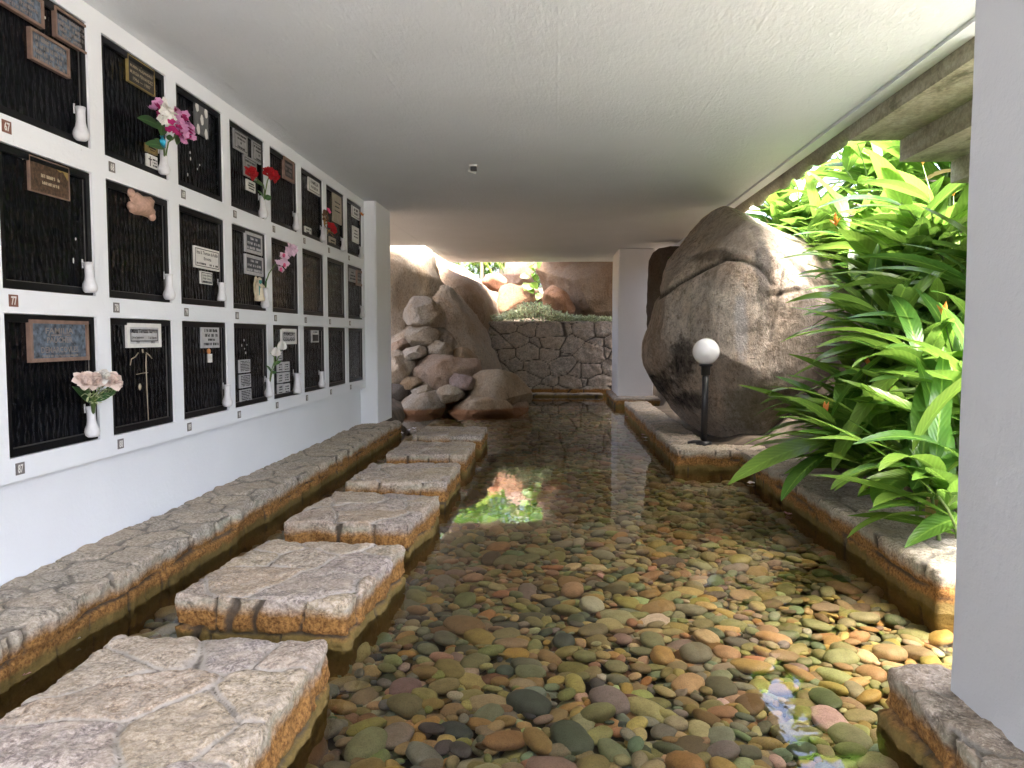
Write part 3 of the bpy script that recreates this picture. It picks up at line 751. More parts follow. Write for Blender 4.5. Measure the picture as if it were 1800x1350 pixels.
q = mb.build('white_dots', M['white_plate'], None, False); q.parent = o
G3 = [(None, .24, .10, .78), (None, .42, .08, .5), (None, .6, .11, .08), (None, .82, .08, .5)]
plaque(P_[0, 3], (408, 222, 432, 259), 'grey', G3, None, True); plaque(P_[0, 3], (441, 246, 463, 281), 'grey', G3, None, True); plaque(P_[0, 3], (426, 271, 448, 307), 'grey', G3, None, True)
plaque(P_[0, 3], (431, 314, 446, 333), 'white', [(None, .3, .14, .6), (None, .52, .14, .7), (None, .76, .12, .6)], 'small white nameplate')
plaque(P_[0, 4], (495, 274, 513, 312), 'wood', [(None, .3, .12, .6), (None, .5, .12, .6), (None, .7, .12, .4)], 'plaque in a brown wooden frame')
plaque(P_[0, 5], (540, 307, 560, 334), 'white', [('FAMILIA', .34, .24, .66), ('NAJERA', .68, .24, .62)], None, True)
plaque(P_[0, 5], (534, 397, 545, 411), 'white', [(None, .32, .2, .7), (None, .7, .2, .7)], 'small white plate in the corner')
plaque(P_[0, 6], (583, 337, 598, 388), 'tan', [(None, .3, .04, .6), (None, .45, .04, .5), (None, .6, .04, .6)], 'tall tan stone plaque')
plaque(P_[0, 6], (577, 415, 588, 432), 'tan', [(None, .35, .15, .6), (None, .65, .15, .6)], 'small yellowish plate')
plaque(P_[0, 7], (617, 358, 630, 380), 'white', [(None, .35, .2, .5), (None, .65, .2, .5)], None, True)
plaque(P_[0, 7], (618, 396, 629, 424), 'white', [(None, .25, .08, .5), (None, .45, .08, .6), (None, .65, .08, .6)])
o = plaque(P_[1, 0], (46, 272, 115, 333), 'brown', [(None, .48, .1, .45), (None, .68, .09, .4)], 'brown bronze plaque with a gold corner')
ya, yb, za, zb = wrect(46, 272, 115, 333); mb = MB()
pts = [(.58, .97), (.58, .86), (.66, .84), (.76, .78), (.84, .82), (.9, .70), (.97, .58), (.97, .97)]
mb.add([(XP + .0158, ya + a * (yb - ya), za + b * (zb - za)) for a, b in pts], [tuple(range(8))])
q = mb.build('gold_corner', M['gold'], None, False); q.parent = o
plaque(P_[1, 2], (338, 431, 382, 469), 'white', [('Etna B. Thomson de Rullán', .26, .17, .84), ('Ermita', .52, .15, .3), (None, .78, .09, .34, .25), (None, .78, .09, .34, .75)], None, True)
plaque(P_[1, 2], (350, 476, 370, 498), 'white', [('Carlos Alberto', .3, .2, .76), ('Rullán Gómez', .55, .2, .7), (None, .8, .1, .7)], 'smaller nameplate', True)
D3 = [(None, .28, .12, .4), (None, .52, .13, .75), (None, .76, .13, .8)]
plaque(P_[1, 3], (428, 406, 457, 441), 'dark', D3); plaque(P_[1, 3], (428, 446, 459, 480), 'dark', D3)
plaque(P_[1, 7], (612, 471, 623, 494), 'grey', D3); plaque(P_[1, 7], (624.5, 474, 635.5, 501), 'wood', D3, 'brown framed plate')
plaque(P_[2, 0], (45, 562, 148, 637), 'bronze', [('FAMILIA', .25, .14, .48), ('PAUCHER', .48, .14, .44), ('DEMARCOVLES', .72, .15, .64), (None, .87, .05, .6), (None, .36, .05, .45)], 'large plaque in a pale copper frame')
plaque(P_[2, 1], (219, 568, 278, 611), 'lined', [('Maria Terrazas Barrios', .32, .17, .76), ('24 de Septiembre', .6, .12, .34, .3), ('5 de Febrero', .6, .12, .25, .74), ('1937', .79, .11, .1, .3), ('2022', .79, .11, .12, .74)], None, True)
plaque(P_[2, 2], (351, 573, 382, 612), 'steel', [(None, .2, .14, .7), (None, .42, .14, .75), (None, .62, .1, .4), (None, .82, .12, .8)])
for a in ((418, 633, 437, 656), (419, 659, 438, 683), (420, 686, 439, 710)):
    plaque(P_[2, 3], a, 'steel', [(None, y, .075, .84) for y in (.12, .24, .36, .48, .6, .72, .84)])
plaque(P_[2, 4], (492, 578, 518, 605), 'lined', [('FAMILIA', .33, .25, .64), ('COLLADO', .68, .25, .74)], 'largest plate, family name', True)
L3 = [(None, .28, .13, .5), (None, .52, .13, .6), (None, .78, .1, .6)]
for a in ((485.5, 617, 494, 634), (485.5, 637, 495, 654), (496, 636.5, 506.5, 653), (486, 656, 495, 674), (496, 655, 507, 672), (486, 676, 495.5, 695), (496.5, 675, 507.5, 693)):
    plaque(P_[2, 4], a, 'steel', L3)
o = plaque(P_[2, 5], (546, 579, 558, 602), 'steel', [(None, .2, .1, .6)], 'plate with a dark emblem')
ya, yb, za, zb = wrect(546, 579, 558, 602); mb = MB().box(XP + .0145, XP + .016, ya + .02, yb - .02, za + .015, za + (zb - za) * .6)
q = mb.build('emblem', M['ink'], None, False); q.parent = o

def pchild(mb, name, mat, panel, smooth=True):
    o = mb.build(name, mat, panel, smooth); o.matrix_parent_inverse = Matrix.Translation(-panel.location); return o
# terracotta scroll on 78
def W(u, v, x=XP): return on_x(u, v, x)
mb = MB(); rr = random.Random(3)
out = [(227, 337), (236, 334), (244, 341), (262, 345), (270, 352), (269, 362), (266, 369), (271, 380), (265, 385), (250, 379), (236, 377), (227, 372), (226, 363), (231, 358), (227, 347)]
ctr = W(248, 361, XP + .05); ring = [W(u, v) for u, v in out]
c0 = W(248, 361); vs = [(XP + .05, c0.y, c0.z)]
nR = len(ring)
for k in (.35, .6, .8, .93, 1.0):
    for p in ring:
        c0 = W(248, 361); q = c0.lerp(p, k); hgt = .048 * (1 - k ** 3) + (.012 * noise.noise((q.y * 22, q.z * 22, 1)) if k < 1 else 0)
        vs.append((XP + .001 + max(0, hgt), q.y, q.z))
fs = [(0, 1 + j, 1 + (j + 1) % nR) for j in range(nR)]
for a in range(4): fs += [(1 + a * nR + j, 1 + (a + 1) * nR + j, 1 + (a + 1) * nR + (j + 1) % nR, 1 + a * nR + (j + 1) % nR) for j in range(nR)]
mb.add(vs, fs)
for (u, v) in ((230, 339), (230, 362), (267, 381)): mb.ball(tuple(W(u, v, XP + .02)), (.022, .032, .028))
pchild(mb, 'terracotta_scroll', M['clay'], P_[1, 1])
# robed figurine on 80
bz = W(448, 529).z; tz = W(448, 486).z; by = W(450, 529).y; hh = tz - bz
mb = MB()
mb.lathe([(.005, 0), (.045, 0), (.05, .02), (.038, .05), (.034, hh * .5), (.028, hh * .72), (.012, hh * .8)], (XP + .03, by, bz), 14, 0)
mb.ball((XP + .035, by, bz + hh * .86), (.02, .02, .026), m=0)
for sgn in (-1, 1): mb.tube([(XP + .04, by + sgn * .03, bz + hh * .68), (XP + .065, by + sgn * .025, bz + hh * .58), (XP + .07, by, bz + hh * .64)], [.011, .009, .006], 7, 0)
mantle = pchild(mb, 'figurine', M['cream'], P_[1, 3])
mb = MB()
mb.add([(XP + .012 + .045 * math.sin(math.pi * a / 8), by - .055 * math.cos(math.pi * a / 8), bz + z_) for z_ in (.05, hh * .6, hh * .85) for a in range(2, 5)] , [(0, 1, 4, 3), (1, 2, 5, 4), (3, 4, 7, 6), (4, 5, 8, 7)])
q = mb.build('mantle', M['teal'], None); q.parent = mantle
mb = MB(); mb.add([(XP + .004, by + .058 * math.cos(t * .3142) * (1 + .08 * (t % 2)), bz + hh * .52 + hh * .5 * math.sin(t * .3142) * (1 + .05 * (t % 2))) for t in range(20)], [tuple(range(20))])
q = mb.build('halo', M['cream'], None, False); q.parent = mantle
# candle ornament on 89
mb = MB(); a = W(367, 637); b = W(367, 622)
mb.box(XP, XP + .02, a.y - .02, a.y + .02, a.z, b.z); pchild(mb, 'candle_ornament', M['white_plate'], P_[2, 2], False)
mb = MB().ball(tuple(W(367, 617.5, XP + .008)), (.012, .025, .022)); pchild(mb, 'flame_ornament', M['orange'], P_[2, 2])
# scratched cross on 88
mb = MB()
def scr(pts, r=.0035): mb.tube([W(u, v, XP + .002) for u, v in pts], r, 5)
scr([(257, 622), (256.5, 640), (259, 700), (261, 742)]); scr([(240, 658), (250, 656), (260, 655)], .002)
scr([(229, 642), (231, 631), (238, 627), (243, 620)]); scr([(257, 620), (262, 624), (267, 630)]); scr([(250, 614), (251, 620)], .006)
mb.ball(tuple(W(246, 680, XP + .002)), (.006, .015, .022))
pchild(mb, 'glue_marks', M['gold_ink'], P_[2, 1])
for key, pts in (((0, 2), [(334, 268), (347, 297), (335, 279), (351, 290), (330, 307)]), ((2, 3), [(429, 598), (430, 613), (425, 607), (434, 606), (432, 620)]), ((0, 0), [(71, 22), (79, 31)]), ((1, 0), [(40, 277), (129, 458), (133, 420)])):
    mb = MB()
    for u, v in pts: mb.ball(tuple(W(u, v, XP + .001)), (.003, .006, .014 * rnd.uniform(.5, 1.3)), 6, 4)
    pchild(mb, 'glue_marks', M['white_plate'], P_[key])

# ------------------------------------------------------------------ hanging vases
def vase_proto(flared):
    r = thing('bud_vase', 'x', 'vase')
    if flared: prof = [(.005, 0), (.044, 0), (.047, .012), (.045, .04), (.034, .09), (.03, .13), (.036, .17), (.042, .182), (.036, .18), (.026, .12), (.02, .02)]
    else: prof = [(.005, 0), (.03, .001), (.042, .014), (.047, .036), (.043, .058), (.032, .082), (.027, .11), (.026, .17), (.029, .20), (.025, .199), (.021, .11), (.02, .02)]
    MB().lathe(prof, (0, 0, 0), 20).build('vase_body', M['white'], r)
    mb = MB().box(-.034, -.028, -.019, -.010, .16, .218)
    mb.build('hook', M['white'], r, False)
    return r
VB, VF = vase_proto(False), vase_proto(True)
VS = {}
def vase(key, u, vbot, vtop, label, flared=False):
    src = VF if flared else VB
    o = src if src['label'] == 'x' else copy_tree(src)
    b = W(u, vbot, XP + .05); t_ = W(u, vtop, XP + .05); k = (t_.z - b.z) / (.182 if flared else .2)
    o.location = b; o.scale = (1 if k > 1 else k, min(k, 1.1), k); o.rotation_euler = (R(rnd.uniform(-2, 4)), 0, 0)
    tag(o, label, 'vase', 'white bud vases hanging on the niche panels'); VS[key] = (b, t_)
vase(67, 143, 247, 189, 'empty white bud vase on panel 67, highest and nearest of the top row')
vase(68, 289, 307, 262, 'white bud vase holding the pink and white bouquet')
vase(70, 463, 383, 345, 'small white bud vase holding the two red roses')
vase(71, 521, 405, 375, 'empty white bud vase on panel 71, right of the red roses')
vase(72, 568, 425, 399, 'white bud vase holding the dried orange and red flowers')
vase(73, 604, 442, 419, 'tiny white bud vase below the tall tan stone plaque')
vase(74, 635, 455, 434, 'tiny white bud vase on the farthest top row panel')
vase(77, 159, 515, 461, 'empty white bud vase on the panel with the brown bronze plaque')
vase(78, 298, 527, 482, 'empty white bud vase on the panel with the terracotta scroll')
vase(79, 390, 529, 497, 'short flared white vase beneath the two white nameplates', True)
vase(80, 467, 542, 506, 'white bud vase holding the tall pink orchid')
vase(84, 637, 559, 538, 'tiny white bud vase on the farthest middle row panel')
vase(87, 163, 768, 714, 'white bud vase holding the pale pink roses')
vase(89, 400, 715, 676, 'empty white bud vase on the panel with the candle ornament')
vase(90, 473, 698, 664, 'white bud vase holding the white rosebuds')
vase(91, 523, 691, 656, 'short flared silvery vase beside the small nameplates', True)
vase(92, 566, 681, 653, 'empty white bud vase at the edge of panel 92')

# ------------------------------------------------------------------ bouquets
for nm, c, tr in (('pink', (.58, .27, .47), .2), ('magenta', (.40, .015, .14), .2), ('white_petal', (.80, .78, .74), .2), ('blush', (.80, .66, .60), .2), ('red', (.36, .006, .012), .15), ('orchid', (.66, .46, .60), .2), ('hot_pink', (.75, .10, .25), .1)):
    M[nm] = leaf_mat(nm + '_cloth', tuple(k * .8 for k in c), c, tuple(min(.85, k * 1.1) for k in c), tr, .7, 0)
M['dried_stalk'] = plain('dried_stalk', (.36, .22, .07), .7); M['brown'] = plain('dried_brown', (.13, .06, .03), .7)
M['blue_ribbon'] = plain('blue_ribbon', (.02, .32, .50), .35)
def bloom(mb, c, r, ax, kind, rr, m=0):
    c = Vector(c); ax = Vector(ax).normalized(); a = ax.orthogonal().normalized(); b = ax.cross(a)
    if kind == 'rose':
        for n, tilt, sz, off in ((5, 1.25, 1.0, -.25), (5, .9, .95, -.1), (5, .5, .8, .0), (3, .2, .65, .1)):
            for k in range(n):
                t = 2 * math.pi * (k + .5 * off) / n + rr.uniform(-.2, .2); rad = a * math.cos(t) + b * math.sin(t)
                d = ax * math.cos(tilt) + rad * math.sin(tilt)
                mb.leaf(c + rad * r * .12 + ax * off * r, d, r * sz * 1.25, r * 1.25, -.9 if tilt < 1 else .9, -.35 if tilt < 1 else .1, 5, rr.random(), m, up=-rad if tilt < 1 else ax, shape=.75, wav=.05)
    elif kind == 'bud':
        for n, tilt in ((5, .30), (4, .12)):
            for k in range(n):
                t = 2 * math.pi * k / n + tilt * 9; rad = a * math.cos(t) + b * math.sin(t)
                mb.leaf(c + rad * r * .45 * (tilt * 3) - ax * r * .7, ax * math.cos(tilt) + rad * math.sin(tilt), r * 1.9, r * 1.25, -.75, -.5, 6, rr.random(), m, up=-rad, shape=.6)
    else:
        n = 5
        for k in range(n):
            t = 2 * math.pi * k / n + rr.uniform(-.2, .2); rad = a * math.cos(t) + b * math.sin(t)
            mb.leaf(c, ax * .45 + rad, r * 1.1, r * 1.0, .5, .12, 5, rr.random(), m, up=ax, shape=.9, wav=.12)
def WP(u, v, out): return W(u, v, XP + .05 + out)
def bouquet(label, cat, key, heads, leaves, stems, extra=None, seed=1, stem_mat='stem', leaf_m='cloth_leaf'):
    """heads: (u, v, out, radius px, kind, material); leaves: (u0, v0, u1, v1, out, width px); stems: polyline (u, v, out)"""
    mouth = VS[key][1]; rr = random.Random(seed)
    root = thing('bouquet', label, cat, tuple(mouth)); inv = Matrix.Translation(-mouth)
    mb = MB()
    for pts in stems:
        mb.tube([mouth - Vector((0, 0, .08))] + [WP(*p) for p in pts], .005, 6)
    o = mb.build('stems', M[stem_mat], root); o.matrix_parent_inverse = inv
    by = {}
    for (u, v, ot, r, kind, mt) in heads:
        p = WP(u, v, ot); rw = r * p.y / 1350 * 1.22
        ax = Vector((.75, -.35, .45)) + Vector([rr.uniform(-.25, .25) for _ in range(3)])
        if kind == 'bud': ax = Vector((.15, -.05, 1))
        mb_ = by.setdefault((mt, kind, len(by)), MB())
        if kind == 'open' and r >= 9:      # a head of several florets
            for _k in range(7):
                bloom(mb_, p + Vector((rr.uniform(-.3, .5), rr.uniform(-.75, .75), rr.uniform(-.75, .75))) * rw, rw * .52, ax + Vector((0, rr.uniform(-.7, .7), rr.uniform(-.7, .7))), kind, rr)
        else: bloom(mb_, p, rw, ax, kind, rr)
    for (mt, kind, _n), mb in by.items():
        o = mb.build('rosebud' if kind == 'bud' else 'rose' if kind == 'rose' else 'blossom', M[mt], root); o.matrix_parent_inverse = inv
    if leaves:
        mb = MB()
        for (u0, v0, u1, v1, ot, wpx) in leaves:
            a, b = WP(u0, v0, ot * .5), WP(u1, v1, ot); d = b - a
            mb.leaf(a, d + Vector((0, 0, .1 * d.length)), d.length, wpx * a.y / 1350, .3, .12, 6, rr.uniform(.2, .9), 0, up=Vector((.9, -.4, .3)), wav=.05)
        o = mb.build('leaves', M[leaf_m], root); o.matrix_parent_inverse = inv
    if extra:
        for nm, mb, mt in extra():
            o = mb.build(nm, M[mt], root); o.matrix_parent_inverse = inv
    return root
def ex68():
    mb = MB(); mb.tube([WP(287, 258, .06), WP(286, 247, .08), WP(285, 239, .07)], [.012, .02, .014], 8); yield 'ribbon', mb, 'blue_ribbon'
bouquet('bouquet of pink, white and magenta cloth flowers in front of panel 68', 'bouquet', 68,
        [(270, 186, .10, 12, 'open', 'pink'), (275, 195, .12, 11, 'open', 'magenta'), (289, 190, .13, 12, 'open', 'white_petal'), (283, 205, .15, 12, 'open', 'white_petal'), (299, 203, .15, 11, 'open', 'white_petal'), (292, 197, .17, 9, 'open', 'white_petal'),
         (311, 199, .10, 10, 'open', 'pink'), (318, 207, .12, 11, 'open', 'magenta'), (313, 213, .15, 12, 'open', 'pink'), (300, 221, .17, 11, 'open', 'magenta'), (326, 215, .12, 12, 'open', 'pink'), (320, 228, .16, 12, 'open', 'pink'), (332, 224, .11, 11, 'open', 'pink'), (326, 236, .14, 11, 'open', 'magenta'), (321, 246, .12, 9, 'open', 'pink'), (310, 231, .15, 9, 'open', 'magenta'), (334, 234, .1, 9, 'open', 'pink')],
        [(280, 222, 251, 212, .08, 22), (282, 216, 286, 238, .12, 22), (288, 258, 264, 257, .1, 18), (289, 262, 277, 247, .08, 16), (310, 236, 313, 254, .1, 14), (292, 240, 305, 246, .08, 14)],
        [[(287, 240, .06), (285, 205, .1)], [(296, 250, .06), (305, 243, .08), (318, 222, .1)]], ex68, 5)
bouquet('two red cloth roses with one dark green leaf at panel 70', 'bouquet', 70,
        [(441, 304, .06, 9.5, 'rose', 'red'), (472, 304, .12, 9, 'rose', 'red'), (480, 309, .12, 9, 'rose', 'red'), (470, 302, .1, 7, 'open', 'red')],
        [(465, 349, 479, 347, .08, 11), (464, 349, 457, 337, .06, 7), (462, 327, 450, 320, .03, 6)],
        [[(465, 335, .04), (463, 325, .05), (445, 309, .06)], [(467, 335, .05), (470, 318, .1), (474, 309, .11)]], None, 6)
def ex72():
    mb = MB(); rr = random.Random(4)
    for k in range(16):
        u, v = 571 + rr.uniform(-4, 7), 382 + rr.uniform(-12, 12); mb.tube([WP(570, 396, .02), WP((570 + u) / 2, (396 + v) / 2, .05), WP(u, v, .06)], .004, 5)
    for k in range(10): mb.tube([WP(570, 396, .02), WP(577, 405, .06), WP(575 + rr.uniform(0, 12), 404 + rr.uniform(-4, 14), .07)], .004, 5)
    yield 'dried_grass', mb, 'dried_stalk'
    mb = MB()
    for k in range(18): mb.ball(tuple(WP(568 + rr.uniform(-1, 8), 381 + rr.uniform(-11, 8), .06 + rr.uniform(0, .04))), .014, 6, 4)
    yield 'seed_heads', mb, 'brown'
bouquet('spray of dried orange stalks with a red lily at panel 72', 'bouquet', 72,
        [(582, 399, .12, 8, 'open', 'red'), (585, 404, .12, 7, 'open', 'red'), (577, 371, .1, 5, 'open', 'hot_pink')], [], [[(572, 392, .03), (581, 399, .1)]], ex72, 7, 'dried_stalk')
def ex80():
    mb = MB()
    for u, v in ((499, 449), (500, 466), (494, 474)): mb.ball(tuple(WP(u, v, .15)), (.014, .018, .02), 6, 5)
    yield 'orchid_hearts', mb, 'hot_pink'
bouquet('arching spray of pale pink orchids leaning right over the middle row', 'orchid', 80,
        [(509, 436, .11, 8, 'open', 'orchid'), (514, 441, .13, 9, 'open', 'orchid'), (506, 443, .12, 8, 'open', 'orchid'), (499, 452, .12, 8, 'open', 'orchid'), (497, 464, .12, 8, 'open', 'orchid'), (501, 462, .13, 7, 'open', 'orchid'), (490, 463, .11, 7, 'open', 'orchid'), (493, 474, .11, 6, 'open', 'orchid')],
        [(466, 506, 470, 488, .02, 4)], [[(468, 495, .01), (473, 480, .03), (484, 465, .06), (494, 456, .09), (508, 440, .1)]], ex80, 8)
def ex87():
    mb = MB(); rr = random.Random(9)
    for k in range(46):
        u, v = 172 + rr.uniform(-30, 30), 689 + rr.uniform(-9, 9); mb.leaf(WP(u, v, .1), (rr.uniform(.1, 1), rr.uniform(-1, 1), rr.uniform(-.3, 1)), .032, .018, .3, .1, 3, rr.random())
    for k in range(22):
        u, v = 165 + rr.uniform(-12, 14), 702 + rr.uniform(-10, 12); mb.leaf(WP(u, v, .12), (rr.uniform(.1, 1), rr.uniform(-1, 1), rr.uniform(-.3, 1)), .03, .016, .3, .1, 3, rr.uniform(.5, 1))
    yield 'small_sprigs', mb, 'cover_leaf'
bouquet('bunch of pale blush roses with dark green leaves at panel 87', 'bouquet', 87,
        [(146, 667, .10, 12, 'rose', 'blush'), (164, 668, .12, 12, 'rose', 'blush'), (181, 661, .10, 10, 'rose', 'white_petal'), (196, 669, .12, 13, 'rose', 'blush'), (204, 674, .1, 9, 'rose', 'blush'), (150, 672, .12, 9, 'rose', 'blush')],
        [(160, 708, 134, 684, .07, 16), (164, 706, 212, 684, .08, 17), (158, 700, 152, 683, .12, 13), (176, 700, 214, 684, .05, 13)],
        [[(160, 700, .04), (148, 672, .09)], [(163, 702, .05), (166, 675, .1)], [(166, 700, .05), (182, 668, .09)], [(168, 702, .05), (196, 675, .1)]], ex87, 10)
bouquet('two white rosebuds on leafy stems at panel 90', 'bouquet', 90,
        [(484.5, 620, .10, 7, 'bud', 'white_petal'), (495, 609, .12, 7, 'bud', 'white_petal')],
        [(481, 640, 496, 636, .1, 7), (478, 656, 472, 645, .08, 7), (476, 655, 488, 655, .08, 6), (484, 632, 480, 624, .1, 5), (492, 620, 488, 611, .12, 5), (480, 650, 484, 640, .1, 6)],
        [[(476, 655, .04), (482, 636, .08), (484, 624, .1)], [(478, 655, .05), (487, 634, .1), (494, 615, .12)]], None, 11)
vv = VS[74]
VS[740] = (W(632, 384, XP + .05), W(632, 384, XP + .05))
bouquet('single small orange flower beside the pilaster, at the last top row panel', 'flower', 740, [(635, 377, .08, 4, 'open', 'dry_orange' if 'dry_orange' in M else 'bract')], [], [[(634, 378, .05), (640, 376, .1)]], None, 12, 'brown')

# small fixture on the ceiling
p = on_z(833, 291, 3.2)
fx = thing('ceiling_hook', 'small broken lamp hook on the white ceiling', 'hook', (p.x, p.y, 3.2))
MB().box(-.05, .04, -.05, .05, -.012, -.001).build('hook_plate', M['white_plate'], fx, False)
MB().box(-.035, .03, -.03, .03, -.055, -.013).build('hook_socket', M['ink'], fx, False)
MB().tube([(-.045, 0, -.013), (-.06, 0, -.06), (.02, 0, -.085)], .006, 6).build('hook_wire', M['white_plate'], fx)

# ------------------------------------------------------------------ globe lamp
b = on_z(1237, 780, .152); top = on_y(1241, 618, b.y)
lp = thing('globe_lamp', 'white globe lamp on a slim black post in front of the giant boulder', 'lamp', tuple(b))
gr_ = 23.0 * b.y / 1350; zg = top.z - b.z
M['globe'] = plain('opal_globe', (.86, .86, .87), .25, 0, .02)
M['black_post'] = plain('black_post_paint', (.014, .014, .016), .4, 0, .3)
MB().ball((top.x - b.x, 0, zg), gr_, 32, 20).build('globe', M['globe'], lp)
MB().tube([(0, 0, .02), (top.x - b.x, 0, zg - gr_ * .98)], .036, 14).build('post', M['black_post'], lp)
MB().lathe([(.04, zg - gr_ - .12), (.05, zg - gr_ - .11), (.05, zg - gr_ - .02), (.075, zg - gr_ - .01), (.075, zg - gr_ * .95)], (top.x - b.x, 0, 0), 18).build('collar', M['black_post'], lp)
MB().lathe([(.09, -.02), (.09, .02), (.045, .035)], (0, 0, 0), 18).build('base_plate', M['black_post'], lp)
MB().tube([(-.03, -.03, .03), (-.12, -.05, .03), (-.17, .0, .012)], .018, 8).build('cable', M['black_post'], lp)

# ------------------------------------------------------------------ boulders
def rock(name, label, poly, y, thick, color, seed=0, sub=5, p=2.4, amp=.05, cat='rock', mat='rock', ycen=None, groove=None, group=None, ncut=8):
    pts = [on_y(u, v, y) for u, v in poly]
    cx = (min(q.x for q in pts) + max(q.x for q in pts)) / 2; cz = (min(q.z for q in pts) + max(q.z for q in pts)) / 2
    ang = np.linspace(-math.pi, math.pi, 361); P = np.array([(q.x - cx, q.z - cz) for q in pts])
    rad = np.zeros(361)
    for k, t in enumerate(ang):
        d = np.array([math.cos(t), math.sin(t)]); best = 0
        for a in range(len(P)):
            A, B = P[a], P[(a + 1) % len(P)]; E = B - A
            den = d[0] * E[1] - d[1] * E[0]
            if abs(den) < 1e-9: continue
            s_ = (A[0] * E[1] - A[1] * E[0]) / den; r_ = (A[0] * d[1] - A[1] * d[0]) / den
            if s_ > 0 and -1e-6 <= r_ <= 1 + 1e-6: best = max(best, s_)
        rad[k] = best if best else (rad[k - 1] if k else .1)
    ker = np.hanning(21); ker /= ker.sum(); rad = np.minimum(rad, 2.2 * np.median(rad)); r2 = np.concatenate([rad[-31:-1], rad, rad[1:31]]); rad = np.convolve(r2, ker, 'same')[30:-30]
    import bmesh
    bm = bmesh.new(); bmesh.ops.create_icosphere(bm, subdivisions=sub, radius=1)
    size = float(np.mean(rad)); rs = random.Random(seed); off = Vector((rs.uniform(0, 50), rs.uniform(0, 50), rs.uniform(0, 50)))
    crk = []
    cuts = [(Vector((rs.uniform(-1, 1), -abs(rs.uniform(.15, 1)), rs.uniform(-.6, 1))).normalized(), rs.uniform(.74, .93) if mat == 'rock' else rs.uniform(.84, .965)) for _ in range(ncut)]
    def sup(d):
        r_ = float(np.interp(math.atan2(d.z, d.x), ang, rad)); return ((math.hypot(d.x, d.z) / r_) ** p + (abs(d.y) / thick) ** p) ** (-1 / p)
    for v in bm.verts:
        d = v.co.copy(); rho = math.hypot(d.x, d.z); t = math.atan2(d.z, d.x)
        r_ = float(np.interp(t, ang, rad))
        s_ = ((rho / r_) ** p + (abs(d.y) / thick) ** p) ** (-1 / p)
        q = d * s_
        for n_, k_ in cuts:      # flattened facets
            e_ = q.dot(n_) - k_ * sup(n_)
            if e_ > 0: q -= n_ * e_ * .88
        f = noise.fractal(q * (1.3 / size) + off, .75, 2.1, 6); f2 = noise.ridged_multi_fractal(q * (.9 / size) + off, .9, 2.1, 4, .9, 2.0)
        nn = d.normalized()
        q = q + nn * (f * amp * size * 1.2 - (f2 - 1.0) * amp * size * (.35 if mat == 'rock' else .6))
        if groove is not None:
            wp = Vector((q.x + cx, q.y + y, q.z + cz)); g_ = groove(wp); crk.append(max(0, -g_) * 19)
            q += nn * g_
        v.co = q
    me = bpy.data.meshes.new(name); bm.to_mesh(me); bm.free(); me.materials.append(M[mat])
    me.polygons.foreach_set('use_smooth', [True] * len(me.polygons)); me.update()
    if crk:
        at_ = me.attributes.new('crack', 'FLOAT', 'POINT'); at_.data.foreach_set('value', crk)
    o = bpy.data.objects.new(name, me); o.location = (cx, y, cz); o.color = (*color, 1); COL.objects.link(o)
    return tag(o, label, cat, group)

GR = [[on_y(u, v, 9.0) for u, v in L] for L in ([(1150, 528), (1175, 515), (1205, 490), (1250, 465), (1285, 448), (1300, 452)], [(1308, 455), (1335, 470), (1352, 500)], [(1375, 470), (1362, 520), (1345, 600)], [(1345, 520), (1400, 510), (1450, 530)])]
def big_groove(w_):
    t_ = 0
    for L, wd, dp in zip(GR, (.032, .028, .026, .03), (.055, .035, .04, .035)):
        best = 9
        for a, b_ in zip(L, L[1:]):
            ax, az, bx, bz_ = a.x, a.z, b_.x, b_.z; ex, ez = bx - ax, bz_ - az
            k = max(0, min(1, ((w_.x - ax) * ex + (w_.z - az) * ez) / (ex * ex + ez * ez)))
            best = min(best, math.hypot(w_.x - ax - k * ex, w_.z - az - k * ez))
        t_ -= dp * math.exp(-(best / wd) ** 2)
        if wd == .05:      # the upper mass overhangs the crack
            t_ += .03 * math.exp(-((best - .14) / .12) ** 2)
    return t_
rock('giant_boulder', 'giant stained granite boulder rising to the ceiling behind the globe lamp',
     [(1228, 372), (1255, 358), (1305, 358), (1350, 376), (1400, 408), (1450, 442), (1500, 480), (1535, 560), (1535, 650), (1512, 740), (1460, 778), (1330, 786), (1250, 776), (1190, 722), (1155, 682), (1134, 630), (1134, 600), (1146, 560), (1153, 530), (1168, 502), (1174, 470), (1192, 440), (1213, 400)],
     10.2, 1.4, (.63, .56, .485), 5, 7, 2.8, .030, 'boulder', 'big_rock', groove=big_groove, ncut=26)
def z2(l): return [(x / 6.135 + 680, y / 6.136 + 520) for x, y in l]
def z1(l): return [(x / 6.43 + 680, y / 6.43 + 420) for x, y in l]
TAN, GRY, RED, PAL, BRN = (.46, .40, .31), (.39, .365, .315), (.42, .32, .24), (.53, .48, .40), (.40, .32, .22)
